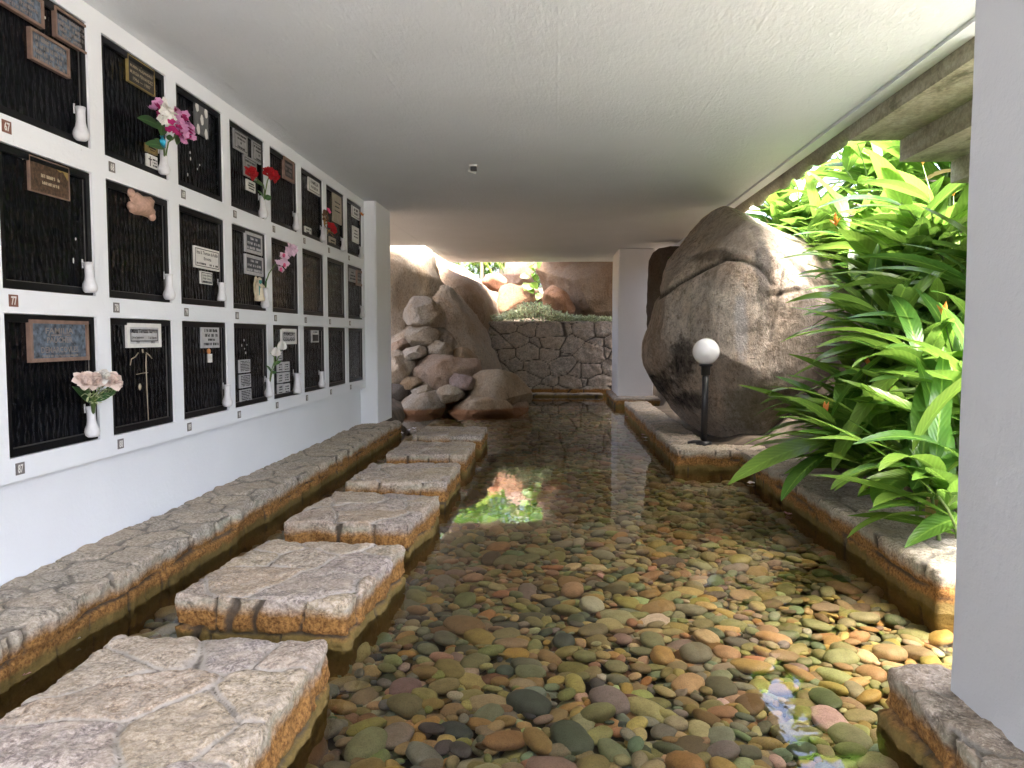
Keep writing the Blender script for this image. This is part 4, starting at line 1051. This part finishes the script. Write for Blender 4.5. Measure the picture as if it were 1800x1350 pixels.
RK = [
 ('topmost rounded rock of the pile beside the white pilaster', [(255, 60), (300, 25), (420, 30), (520, 90), (590, 170), (605, 260), (590, 325), (480, 320), (320, 310), (240, 290), (205, 240), (215, 170)], 14.8, .42, PAL),
 ('rock carrying the topmost rounded rock of the pile', [(240, 360), (290, 315), (420, 330), (520, 370), (553, 420), (530, 480), (420, 535), (300, 545), (250, 500), (222, 440)], 14.7, .4, TAN),
 ('flat grey slab leaning against the granite slope in the pile', [(520, 330), (580, 330), (680, 410), (750, 510), (745, 570), (700, 570), (600, 500), (530, 420)], 15.0, .35, GRY),
 ('grey tan rock between the leaning slab and the red banded rock', [(440, 540), (540, 490), (640, 520), (690, 590), (695, 670), (560, 660), (450, 640)], 14.6, .38, TAN),
 ('small pale pointed rock at the left of the pile', [(145, 630), (220, 570), (330, 545), (405, 560), (410, 630), (330, 670), (240, 690)], 14.3, .3, PAL),
 ('reddish rock touching the pilaster, above the large pale rock', [(-10, 580), (90, 510), (180, 470), (255, 545), (220, 600), (120, 640), (-10, 680)], 14.6, .35, RED),
 ('large pale rock touching the pilaster, left of the red banded rock', [(-30, 690), (110, 600), (170, 650), (260, 710), (275, 790), (230, 870), (150, 930), (110, 975), (-30, 950)], 14.1, .45, PAL),
 ('largest rock of the pile, red above and cream below', [(275, 700), (400, 640), (600, 640), (700, 680), (850, 700), (965, 690), (970, 850), (880, 890), (720, 930), (640, 1000), (520, 1030), (420, 980), (330, 920), (275, 870)], 14.3, .5, RED),
 ('brown rock peeping out behind the red banded rock', [(700, 600), (800, 560), (870, 580), (960, 670), (960, 740), (780, 720), (700, 680)], 14.8, .4, BRN),
 ('small pinkish wedge rock in front of the red banded rock', [(690, 960), (710, 835), (760, 850), (900, 880), (980, 950), (890, 1005), (770, 1000)], 13.85, .25, (.34, .27, .24)),
 ('small angular striped rock lying in the gap above the waterline', [(540, 1080), (580, 1000), (660, 970), (750, 1000), (825, 1070), (760, 1120), (640, 1145), (570, 1120)], 13.65, .28, TAN),
 ('big humped brown rock at the right end of the pile', [(880, 1080), (920, 990), (960, 880), (1060, 830), (1190, 815), (1330, 850), (1440, 940), (1520, 1010), (1530, 1110), (1500, 1170), (1300, 1210), (1080, 1140)], 14.05, .55, BRN),
 ('flat rock with an orange waterline at the left foot of the pile', [(60, 1240), (130, 1140), (250, 1080), (400, 1050), (520, 1040), (580, 1140), (600, 1200), (570, 1320), (60, 1330)], 13.6, .4, GRY),
 ('long flat rock with an orange waterline at the centre of the pile', [(620, 1270), (650, 1150), (850, 1110), (1100, 1105), (1250, 1140), (1310, 1200), (1310, 1320), (1000, 1340), (680, 1330)], 13.6, .4, BRN),
 ('dark pitted rock touching the pilaster low in the pile', [(-40, 960), (130, 965), (230, 1020), (200, 1090), (120, 1200), (-40, 1330)], 13.8, .35, (.15, .14, .13)),
 ('small brown rock beneath the large pale rock', [(150, 950), (220, 880), (310, 885), (360, 935), (270, 1000), (190, 1000)], 13.8, .22, BRN),
 ('small grey chip rock above the left waterline rock', [(265, 1020), (420, 960), (475, 1015), (380, 1060), (290, 1100)], 13.65, .2, GRY),
 ('small orange rock at the water under the humped brown rock', [(1250, 1190), (1400, 1160), (1500, 1150), (1510, 1240), (1400, 1300), (1260, 1300)], 13.95, .35, RED)]
for k, (lab, poly, y, th, colr) in enumerate(RK):
    rock('pile_rock', lab, [(u + (u - uc) * .15, v + (v - vc) * .15) for q_ in (z2(poly),) for uc in (sum(a_[0] for a_ in q_) / len(q_),) for vc in (sum(a_[1] for a_ in q_) / len(q_),) for u, v in q_], y + .5, th, colr, 20 + k, 5, 3.2, .07, group='rocks piled at the far left of the pond', ncut=13)
BR = [
 ('shaded granite cliff rising to the ceiling behind the pilaster', [(560, 370), (690, 395), (738, 422), (762, 462), (783, 512), (782, 560), (760, 610), (700, 680), (560, 670)], 17.0, 1.6, (.54, .49, .405), 6),
 ('long granite slope sweeping down to the rubble wall', [(735, 512), (785, 500), (815, 540), (842, 575), (868, 620), (882, 655), (880, 700), (700, 720), (640, 680), (650, 560)], 16.9, 1.5, (.56, .50, .415), 6),
 ('sunlit pinkish granite slope above the rubble wall', [(735, 425), (775, 468), (815, 487), (850, 500), (872, 530), (880, 560), (862, 620), (800, 620), (740, 560), (720, 480)], 19.8, 2.0, (.44, .35, .27), 6),
 ('upper sunlit granite slope below the distant palms', [(730, 415), (770, 452), (812, 470), (842, 488), (856, 508), (840, 530), (780, 530), (720, 500)], 23.0, 2.0, (.42, .35, .27), 6),
 ('round boulder, white on top and red below, before the palms', z1([(1070, 490), (1130, 410), (1270, 375), (1345, 440), (1365, 500), (1260, 600), (1150, 570), (1080, 530)]), 23.0, .6, (.45, .24, .15), 5),
 ('rounded orange brown boulder behind the grey green ground cover', z1([(1250, 680), (1270, 550), (1370, 505), (1560, 540), (1700, 590), (1790, 700), (1790, 860), (1500, 900), (1260, 880)]), 21.0, 1.0, (.30, .18, .11), 5),
 ('tall cracked pink boulder at the back, sunlit', z1([(1320, 420), (1345, 250), (1450, 190), (1680, 190), (1720, 330), (1660, 540), (1400, 530), (1330, 480)]), 25.0, 1.0, (.40, .30, .235), 5),
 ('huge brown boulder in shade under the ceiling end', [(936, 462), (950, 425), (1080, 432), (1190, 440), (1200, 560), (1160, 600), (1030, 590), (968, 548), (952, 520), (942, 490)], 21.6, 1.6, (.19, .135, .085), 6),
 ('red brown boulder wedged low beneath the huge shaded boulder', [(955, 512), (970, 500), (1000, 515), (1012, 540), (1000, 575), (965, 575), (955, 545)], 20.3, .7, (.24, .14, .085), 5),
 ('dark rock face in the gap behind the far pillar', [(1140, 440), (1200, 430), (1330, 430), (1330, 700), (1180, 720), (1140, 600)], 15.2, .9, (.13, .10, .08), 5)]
for k, (lab, poly, y, th, colr, sb) in enumerate(BR):
    rock('boulder', lab, poly, y, th, colr, 60 + k, max(6, sb) if k < 4 else sb, 2.3, .065, 'boulder', ncut=1 if k < 4 else 4)

# ------------------------------------------------------------------ pebbles on the pond floor
def pebble_mat(name, attr):
    t = NT(name, .55, (.3, .2, .1), .4); q = t.co() if not attr else t.pos()
    c0 = t.n('Attribute', _attribute_name='tone').outputs['Color'] if attr else t.n('ObjectInfo').outputs['Color']
    sc_ = 1.0
    a = t.noise(t.map(t.pos(), (1, 1, 1)), 24, 5, .6, .3); b_ = t.noise(t.pos(), 170, 3, .7)
    c = t.mix(t.ramp(a, (.38, 0), (.68, .55)), c0, t.mix(1.0, c0, (.55, .5, .45), 'MULTIPLY'))
    c = t.mix(t.ramp(b_, (.56, 0), (.70, .4)), c, t.mix(1.0, c0, (1.45, 1.45, 1.35), 'MULTIPLY'))
    c = t.mix(t.ramp(b_, (.36, .55), (.46, 0)), c, t.mix(1.0, c0, (.4, .4, .4), 'MULTIPLY'))
    t.out('Base Color', c); t.out('Normal', t.bump(t.math('ADD', a, t.math('MULTIPLY', b_, .3)), .35, .008)); return t.mat
M['pebble'] = pebble_mat('river_pebble', False); M['pebble_bed'] = pebble_mat('river_pebble_bed', True)
PAL_ = [('ochre orange', (.33, .21, .095), 13), ('warm brown', (.235, .17, .10), 18), ('grey', (.20, .195, .175), 16), ('dark slate', (.065, .075, .075), 12), ('olive', (.225, .20, .10), 16),
        ('tan', (.37, .30, .18), 16), ('pale cream', (.46, .42, .33), 4), ('maroon', (.12, .065, .045), 2), ('greenish grey', (.16, .18, .135), 10)]
import bmesh
def ico(sub, seed, amp):
    bm = bmesh.new(); bmesh.ops.create_icosphere(bm, subdivisions=sub, radius=1); rs = random.Random(seed); off = Vector((rs.uniform(0, 90), rs.uniform(0, 90), 3))
    pw = rs.uniform(1.9, 2.4)
    for v in bm.verts:
        d = v.co; k = (abs(d.x) ** pw + abs(d.y) ** pw + abs(d.z) ** pw) ** (-1 / pw)
        v.co = d * k * (1 + amp * noise.fractal(d * 1.0 + off, .8, 2, 4))
    vs = np.array([v.co[:] for v in bm.verts]); fs = np.array([[x.index for x in f.verts] for f in bm.faces]); bm.free(); return vs, fs
NV = 12
near_geo = [ico(3, 100 + k, .10) for k in range(NV)]; mid_geo = [ico(2, 100 + k, .09) for k in range(NV)]
near_me = []
for k, (vs, fs) in enumerate(near_geo):
    me = bpy.data.meshes.new('pebble'); me.from_pydata(vs.tolist(), [], fs.tolist()); me.materials.append(M['pebble'])
    me.polygons.foreach_set('use_smooth', [True] * len(fs)); me.update(); near_me.append(me)
prs = random.Random(21); peb = []; grid = {}
def free(x, y, r, tight):
    gx_, gy_ = int(x / .25), int(y / .25)
    for a in range(gx_ - 1, gx_ + 2):
        for b_ in range(gy_ - 1, gy_ + 2):
            for (px_, py_, pr_) in grid.get((a, b_), ()):
                if (px_ - x) ** 2 + (py_ - y) ** 2 < ((pr_ + r) * tight) ** 2: return False
    return True
def in_pond(x, y):
    if y > 8.2 and x > 1.28: return False
    if x > 1.96 and y > 3.95: return False
    if x > 1.2 and y < 2.83: return False
    return True
wts = [p[2] for p in PAL_]
def scatter(n, rlo, rhi, z, tight, yr):
    for _ in range(n):
        x, y = prs.uniform(-2.2, 2.9), prs.uniform(*yr)
        if not in_pond(x, y): continue
        if -1.60 < x < -.98 and any(a + .08 < y < b_ - .08 for _l, a, b_, *_r in ST): continue
        r = rlo + (rhi - rlo) * prs.random() ** 1.9
        if not free(x, y, r, tight): continue
        grid.setdefault((int(x / .25), int(y / .25)), []).append((x, y, r))
        peb.append((x, y, z, r))
scatter(7000, .050, .086, -.205, .78, (1.5, 17))
scatter(36000, .030, .048, -.21, .69, (1.5, 17))
scatter(50000, .018, .034, -.212, .76, (1.5, 12))
lay1 = len(peb); grid.clear()
scatter(16000, .035, .075, -.24, .70, (1.5, 17))
recs = []
for k, (x, y, z, r) in enumerate(peb):
    ci = prs.choices(range(len(PAL_)), wts)[0]; base = PAL_[ci][1]
    ol = min(1, max(0, (y - 3.2) / 5)) * .40 + min(1, max(0, (x - .3) / 1.3)) * .30  # water tint put into the pebble colour: more olive farther back and rightward
    cc = tuple(max(.02, (b_ * (1 - ol) + o_ * ol)) * 1.5 * prs.uniform(.75, 1.18) for b_, o_ in zip(base, (.24, .205, .09)))
    recs.append((x, y, z + prs.uniform(-.012, .022), r * prs.uniform(1.05, 1.55), r * prs.uniform(.74, 1.05), r * prs.uniform(.32, .52), prs.uniform(0, 6.28), prs.gauss(0, .13), prs.gauss(0, .13), cc, PAL_[ci][0], prs.randrange(NV), k < lay1))
def seen(rc):
    if not rc[12]: return 0
    u, v = proj(rc[:3]); 
    if not (8 < u < 1790 and 600 < v < 1342) or rc[1] < 1.9: return 0
    if rc[0] < -.87: return 0
    if u > 1600 and v > 1190: return 0
    return rc[3] * rc[4] / rc[1] ** 2
order = sorted(range(len(recs)), key=lambda k: -seen(recs[k])); near = set(order[:300])
BL, BF, BT = [], [], []; nvt = 0
import itertools
for k, rc in enumerate(recs):
    x, y, z, a, b_, c, yaw, t1, t2, col_, cname, vi, _ = rc
    rot = Matrix.Rotation(yaw, 3, 'Z') @ Matrix.Rotation(t1, 3, 'X') @ Matrix.Rotation(t2, 3, 'Y')
    if k in near:
        o = bpy.data.objects.new('pebble', near_me[vi]); COL.objects.link(o); o.location = (x, y, z); o.scale = (a, b_, c); o.rotation_euler = rot.to_euler(); o.color = (*col_, 1)
        tag(o, 'smooth %s river pebble lying under water on the pond floor' % cname, 'pebble', 'river pebbles on the pond floor')
    else:
        vs, fs = mid_geo[vi]
        q = (vs * [a, b_, c]) @ np.array(rot).T + [x, y, z]
        BL.append(q); BF.append(fs + nvt); nvt += len(q); BT.append(np.tile([*col_, 1.0], (len(q), 1)))
V_ = np.concatenate(BL); F_ = np.concatenate(BF); T_ = np.concatenate(BT)
me = bpy.data.meshes.new('pebble_bed'); me.vertices.add(len(V_)); me.vertices.foreach_set('co', V_.ravel())
me.loops.add(F_.size); me.loops.foreach_set('vertex_index', F_.ravel().astype(np.int32)); me.polygons.add(len(F_))
me.polygons.foreach_set('loop_start', np.arange(0, F_.size, 3, dtype=np.int32)); me.polygons.foreach_set('loop_total', np.full(len(F_), 3, np.int32))
me.polygons.foreach_set('use_smooth', [True] * len(F_))
at = me.attributes.new('tone', 'FLOAT_COLOR', 'POINT'); at.data.foreach_set('color', T_.ravel().astype(np.float32)); me.update(calc_edges=True)
me.materials.append(M['pebble_bed']); o = bpy.data.objects.new('pebble_bed', me); COL.objects.link(o); tag(o, 'smaller and farther river pebbles covering the pond floor', 'pebbles', None, 'stuff')

# ------------------------------------------------------------------ planting on the right
def bract(mb, c, d, L, rr, n=5, m=0):
    d = Vector(d).normalized(); a = d.orthogonal().normalized()
    for k in range(n):
        t = rr.uniform(-.75, .75); s_ = (Matrix.Rotation(t, 3, a) @ d); s_ = Matrix.Rotation(rr.uniform(0, 3.1), 3, d) @ s_
        mb.leaf(c, s_, L * rr.uniform(.6, 1), L * .22, .15, .6, 4, .5, m)
def ginger(name, label, base, n, h, seed, lean=(-.5, -.25), L=.62, tint=(.1, .9), spread=.28, flowers=1, group='leafy ginger plants in the planter', heroes=(), hflow=()):
    rr = random.Random(seed); base = Vector(base); root = thing(name, label, 'plant', tuple(base), group)
    sm, lm, fm = MB(), MB(), MB()
    for k in range(n):
        az = rr.uniform(0, 6.283); ln = Vector((math.cos(az) * .5 + lean[0], math.sin(az) * .5 + lean[1], 0)) * rr.uniform(.25, .9)
        b0 = Vector((rr.uniform(-spread, spread), rr.uniform(-spread, spread), -.05)); hh_ = h * rr.uniform(.6, 1.12)
        pts = [b0 + ln * hh_ * (t ** 1.7) * .75 + Vector((0, 0, hh_ * (t - .12 * t * t))) for t in (0, .25, .5, .75, 1)]
        sm.tube(pts, [.013, .012, .010, .008, .005], 6)
        nl = rr.randint(5, 8); plane = rr.uniform(0, 6.283)
        for j in range(nl):
            t = .25 + .75 * (j + .5) / nl; i_ = min(3, int(t * 4)); f_ = t * 4 - i_
            p_ = pts[i_].lerp(pts[i_ + 1], f_)
            a_ = plane + math.pi * (j % 2) + rr.uniform(-.5, .5)
            d_ = Vector((math.cos(a_) + lean[0] * 1.1, math.sin(a_) + lean[1] * .9, rr.uniform(.15, .95) + .5 * t)).normalized()
            lm.leaf(p_, d_, L * rr.uniform(.85, 1.5), L * rr.uniform(.19, .30), rr.uniform(.25, 1.15), rr.uniform(.08, .3), 9, rr.uniform(.1, .78) if rr.random() < .75 else rr.uniform(.8, 1), 0, shape=.85, wav=.03, twist=rr.uniform(-.5, .5))
        if k < flowers:
            tp = pts[-1]; q = tp + Vector((ln.x * .3, ln.y * .3, .12)); sm.tube([tp, q], .005, 5); bract(fm, q, Vector((ln.x, ln.y, .8)), .13, rr)
    for (u0, v0, u1, v1, y_, wp, ti) in heroes:      # the leaves that hang out over the curb
        a_, b_ = on_y(u0, v0, y_) - base, on_y(u1, v1, y_ - .25) - base; d_ = b_ - a_
        lm.leaf(a_, d_ + Vector((0, 0, .30 * d_.length)), d_.length * 1.06, 1.5 * wp * y_ / 1350, .62, .15, 10, ti, 0, shape=.85, wav=.02, twist=rr.uniform(-.3, .3))
        c_ = Vector((rr.uniform(-.1, .1), rr.uniform(-.1, .1), 0)); sm.tube([c_, c_.lerp(a_, .6) + Vector((0, 0, .1)), a_], [.012, .009, .005], 6)
    for (u, v, y_, kind) in hflow:
        q = on_y(u, v, y_) - base; c_ = Vector((rr.uniform(-.1, .1), rr.uniform(-.1, .1), .1)); sm.tube([c_, c_.lerp(q, .6) + Vector((0, 0, .12)), q], [.009, .007, .004], 5)
        bract(fm, q, Vector((-.3, -.2, .9)), .15, rr)
    dm = MB()
    for k in range(5):
        a_ = rr.uniform(0, 6.283); dm.leaf((rr.uniform(-.3, .2), rr.uniform(-.3, .3), h * rr.uniform(.1, .5)), (math.cos(a_) - .4, math.sin(a_) - .3, rr.uniform(-.6, .3)), L * rr.uniform(.5, .8), L * .11, 1.6, .5, 7, rr.random(), twist=rr.uniform(-1, 1))
    dm.build('withered_leaves', M['dead_leaf'], root)
    sm.build('stems', M['stem'], root); lm.build('leaves', M['leaf'], root)
    if fm.v: fm.build('flower', M['bract'], root)
    return root
def gz(x, y): return ground_h(x, y)
GP = [  # label, x, y, stalks, height, leaf length
 ('ginger plant drooping over the planter curb, nearest the foreground pillar', 2.50, 4.7, 8, .70, .60), ('ginger plant leaning far over the water beside the curb corner', 2.52, 5.9, 10, .70, .64),
 ('low ginger plant at the foot of the giant boulder', 2.60, 7.0, 8, .60, .56), ('tall yellow green ginger plant right of the giant boulder', 2.95, 6.8, 10, 1.15, .66),
 ('ginger plant behind the nearest one, close to the pillar edge', 2.80, 5.2, 10, 1.0, .66), ('bushy ginger plant in the middle of the planter', 3.05, 5.9, 10, 1.15, .66),
 ('ginger plant hanging over the right flank of the boulder', 3.5, 7.8, 11, 1.0, .70), ('ginger plant on the bank behind the boulder shoulder', 3.7, 8.8, 11, 1.2, .72),
 ('high ginger plant below the stair underside', 3.7, 7.6, 10, 1.2, .72), ('sunlit ginger plant on the bank below the lowest stair', 4.4, 8.6, 11, 1.3, .74),
 ('dark ginger plant under the ceiling edge behind the boulder', 3.2, 10.8, 13, 1.4, .72), ('ginger plant at the ragged ceiling rim', 3.5, 10.2, 13, 1.4, .76),
 ('sunlit ginger plant high on the bank, left of the stair', 4.2, 10.0, 13, 1.5, .78), ('tall ginger plant at the top of the bank behind the stair', 5.0, 9.8, 13, 1.6, .80),
 ('far ginger plant closing the view beneath the stair', 5.8, 11.2, 13, 1.8, .85), ('farthest ginger plant in the shade beyond the boulder', 4.0, 12.4, 13, 1.6, .76),
 ('upper bank ginger plant with long pale leaves', 4.8, 11.8, 13, 1.8, .85), ('ginger plant on the bank with drooping dark leaves', 3.6, 6.4, 10, 1.2, .66),
 ('ginger plant tucked behind the pillar edge', 3.35, 6.9, 9, 1.0, .66), ('small ginger plant between curb and boulder foot', 2.65, 6.4, 8, .75, .60),
 ('ginger plant against the far bank, seen between boulder and ceiling', 4.1, 13.2, 13, 1.9, .85), ('last ginger plant up the bank beneath the third stair', 6.4, 12.6, 13, 2.0, .9)]
HER = {1: ([(1465, 776, 1297, 858, 5.9, 36, .9), (1470, 790, 1373, 878, 5.8, 34, .35), (1560, 700, 1462, 822, 5.7, 34, .8), (1600, 640, 1490, 770, 5.6, 30, .95)], [(1450, 735, 6.0, 0)]),
       0: ([(1592, 818, 1457, 863, 4.9, 40, .75), (1608, 830, 1539, 886, 4.8, 44, .6), (1660, 690, 1535, 672, 5.0, 38, .55), (1595, 795, 1475, 765, 5.1, 24, .5), (1670, 640, 1568, 612, 5.0, 40, .6), (1672, 790, 1612, 862, 4.7, 40, .45)], [(1660, 565, 5.3, 0)]),
       2: ([(1470, 748, 1350, 764, 6.9, 22, .7), (1450, 722, 1372, 734, 7.0, 20, .8), (1535, 678, 1385, 708, 6.7, 24, .9), (1430, 690, 1348, 695, 7.1, 14, .85), (1415, 702, 1340, 712, 7.1, 12, .8)], [(1528, 648, 6.4, 0)]),
       3: ([(1575, 600, 1425, 592, 6.6, 26, .95), (1560, 560, 1415, 545, 6.7, 26, .9), (1590, 500, 1440, 530, 6.6, 28, 1.0), (1540, 570, 1380, 604, 6.8, 22, .3), (1570, 610, 1440, 640, 6.6, 26, .6)], []),
       6: ([(1520, 478, 1410, 444, 7.6, 22, 1.0), (1530, 470, 1382, 458, 7.7, 22, 1.0), (1500, 490, 1410, 486, 7.6, 20, .95), (1560, 490, 1478, 398, 7.6, 30, 1.0), (1600, 470, 1523, 402, 7.7, 30, 1.0), (1590, 430, 1470, 380, 7.8, 22, 1.0)], [(1470, 398, 8.0, 0)]),
       8: ([(1600, 400, 1535, 258, 7.8, 26, .95), (1640, 360, 1560, 290, 7.8, 26, .9), (1668, 440, 1600, 380, 7.6, 34, .9)], [(1622, 290, 8.0, 0), (1676, 345, 7.6, 0)])}
for k, (lab, x, y, n, h, L) in enumerate(GP):
    he, hf = HER.get(k, ((), ()))
    ginger('ginger_plant', lab, (x + .06, y, gz(x, y)), n, h, 300 + k, L=L, lean=(-.6, -.3) if x < 3.2 else (-.35, -.25), flowers=1 if k == 15 else 0, heroes=he, hflow=hf)

# fallen blossoms on the water and the curbs
M['petal'] = leaf_mat('fallen_petal', (.55, .46, .46), (.68, .62, .60), (.78, .74, .72), .2, .6, 0); M['petal_pink'] = leaf_mat('pink_petal', (.35, .12, .16), (.5, .22, .26), (.6, .35, .36), .2, .6, 0)
BLS = [(126, 1130, 'fallen white blossom on the water nearest the camera, by the curb', 0), (32, 1192, 'fallen mauve petal floating at the left picture edge', 1), (601, 829, 'white blossom floating between curb and stepping stones', 0),
       (705, 762, 'white blossom floating off the end of the long curb', 0), (718, 757, 'white blossom floating beside the farthest stepping stone', 0), (728, 754, 'small white blossom behind the farthest stepping stone', 0),
       (1070, 738, 'pale blossom floating alone before the dark curb', 0), (1102, 733, 'pink blossom floating at the corner of the dark curb', 1), (1130, 765, 'pink petal floating along the dark curb', 1), (1135, 771, 'pale petal floating along the dark curb', 0),
       (1300, 826, 'pale blossom floating below the curb corner', 0), (1310, 832, 'pink blossom floating below the curb corner', 1), (1290, 822, 'small pale petal floating under the lamp', 0), (1320, 850, 'pale blossom floating under the leaning ginger leaf', 0), (1385, 905, 'small petal floating beside the planter curb', 1)]
for k, (u, v, lab, m_) in enumerate(BLS):
    p_ = on_z(u, v, WL + .004); mb = MB(); rr = random.Random(k)
    for j in range(5): mb.leaf((0, 0, .004), (math.cos(j * 1.2566 + k), math.sin(j * 1.2566 + k), rr.uniform(.15, .8)), .05 * rr.uniform(.7, 1.1), .04, .5, .2, 4, rr.random(), up=(0, 0, 1))
    o = mb.build('fallen_blossom', M['petal_pink' if m_ else 'petal']); o.location = p_; tag(o, lab, 'blossom', 'fallen blossoms on the pond')

# ground cover on the rubble wall, vine, palms at the back
mb = MB(); rr = random.Random(77)
for k in range(3000):
    x = rr.uniform(-1.7, 1.4); y = rr.uniform(18.72, 19.9); hmax = (.34 * math.exp(-((x + .55) / .55) ** 2) + .16) * (1 - .35 * max(0, x)) + .05 * noise.noise((x * 4, y * 4, 0))
    z = 1.70 + max(.02, hmax) * rr.random() ** .7 - (.06 if y < 18.8 else 0)
    mb.leaf((x, y, z), (rr.uniform(-1, 1), rr.uniform(-1, .4), rr.uniform(-.2, .9)), rr.uniform(.07, .14), rr.uniform(.035, .06), .5, .2, 2, rr.random())
tag(mb.build('ground_cover', M['cover_leaf']), 'grey green creeping ground cover along the top of the rubble wall', 'ground cover', None, 'stuff')
vn = thing('climbing_vine', 'bright green heart leaved vine hanging beside the huge shaded boulder', 'vine', tuple(on_y(948, 520, 20.6)))
mb = MB(); sm = MB(); rr = random.Random(5)
o0 = vn.location
for u, v in ((940, 475), (934, 487), (930, 484), (943, 492), (938, 500), (928, 497), (946, 505), (940, 512), (950, 515), (952, 530), (945, 470), (936, 468)):
    q = on_y(u, v, 20.3) - o0
    mb.leaf(q, (rr.uniform(-1, .2), -.5, rr.uniform(-.6, .5)), .26, .22, .6, .12, 6, rr.uniform(.75, 1), up=(0, -1, .6), shape=.6)
sm.tube([on_y(950, 535, 20.5) - o0, on_y(946, 510, 20.4) - o0, on_y(940, 485, 20.35) - o0, on_y(941, 462, 20.4) - o0], .012, 6)
mb.build('leaves', M['leaf'], vn); sm.build('stem', M['stem'], vn)
def palm(label, u, vb, y, hh_, seed, yel=False):
    base = on_y(u, vb, y); root = thing('palm', label, 'palm', tuple(base), 'palms beyond the boulders'); rr = random.Random(seed)
    MB().tube([(0, 0, -.3), (.03, 0, hh_ * .5), (.0, .05, hh_)], [.09, .07, .06], 8).build('trunk', M['tan'], root)
    mb = MB()
    for k in range(16):
        a = rr.uniform(0, 6.283); d = Vector((math.cos(a), math.sin(a), rr.uniform(.2, 1.2))).normalized(); p_ = Vector((0, 0, hh_)); Lf = rr.uniform(.9, 1.4); nseg = 16
        sd = d.cross(Vector((0, 0, 1))).normalized()
        for j in range(nseg):
            t = j / nseg; d = Matrix.Rotation(-.09, 3, sd) @ d; p_ = p_ + d * (Lf / nseg)
            for sg in (-1, 1): mb.leaf(p_, d * .6 + sd * sg + Vector((0, 0, -.2)), .38 * (1 - .5 * t), .035, .5, .2, 3, rr.uniform(.5, 1) if yel else rr.uniform(.1, .8))
    mb.build('fronds', M['palm_leaf'], root)
palm('yellowish palm peeking over the sunlit granite slope', 812, 492, 27, .9, 1, True)
palm('green palm between the granite slope and the red boulder', 846, 500, 28.5, 1.0, 2)
palm('dark green palm farther behind the sunlit slope', 775, 480, 29.5, 1.2, 3)
palm('green palm beside the tall cracked pink boulder', 880, 495, 29, 1.1, 4)

def tree(label, u, y, hh_, cr, seed):
    base = on_y(u, 480, y); base.z = 2.6; root = thing('broadleaf_tree', label, 'tree', tuple(base), 'trees beyond the boulders'); rr = random.Random(seed)
    tm = MB(); top_ = Vector((rr.uniform(-.3, .3), 0, hh_ * .6)); tm.tube([(0, 0, -.6), top_ * .5 + Vector((.1, 0, 0)), top_], [.16, .12, .08], 9); lm = MB()
    for k in range(26):
        a = rr.uniform(0, 6.283); e_ = top_ * rr.uniform(.25, 1) + Vector((math.cos(a), math.sin(a), rr.uniform(-.25, .7))) * cr * rr.uniform(.5, 1)
        s0 = top_ * rr.uniform(.35, .95); tm.tube([s0, s0.lerp(e_, .5) + Vector((0, 0, .15)), e_], [.045, .03, .012], 6)
        for j in range(150):
            q = e_ + Vector((rr.gauss(0, 1), rr.gauss(0, 1), rr.gauss(0, .8))) * cr * .28
            lm.leaf(q, (rr.uniform(-1, 1), rr.uniform(-1, 1), rr.uniform(-.7, .5)), rr.uniform(.16, .28), rr.uniform(.08, .13), .5, .15, 3, rr.random())
    tm.build('trunk', M['tan'], root); lm.build('crown', M['leaf'], root)
tree('leafy tree beyond the sunlit granite slope, left of the palms', 770, 31, 5.6, 2.6, 1)
tree('leafy tree behind the palms at the far end', 840, 33, 6.2, 2.9, 2)
tree('leafy tree behind the tall cracked pink boulder', 915, 31.5, 5.6, 2.7, 3)
tree('leafy tree far behind the huge shaded boulder', 990, 32, 5.6, 2.7, 4)
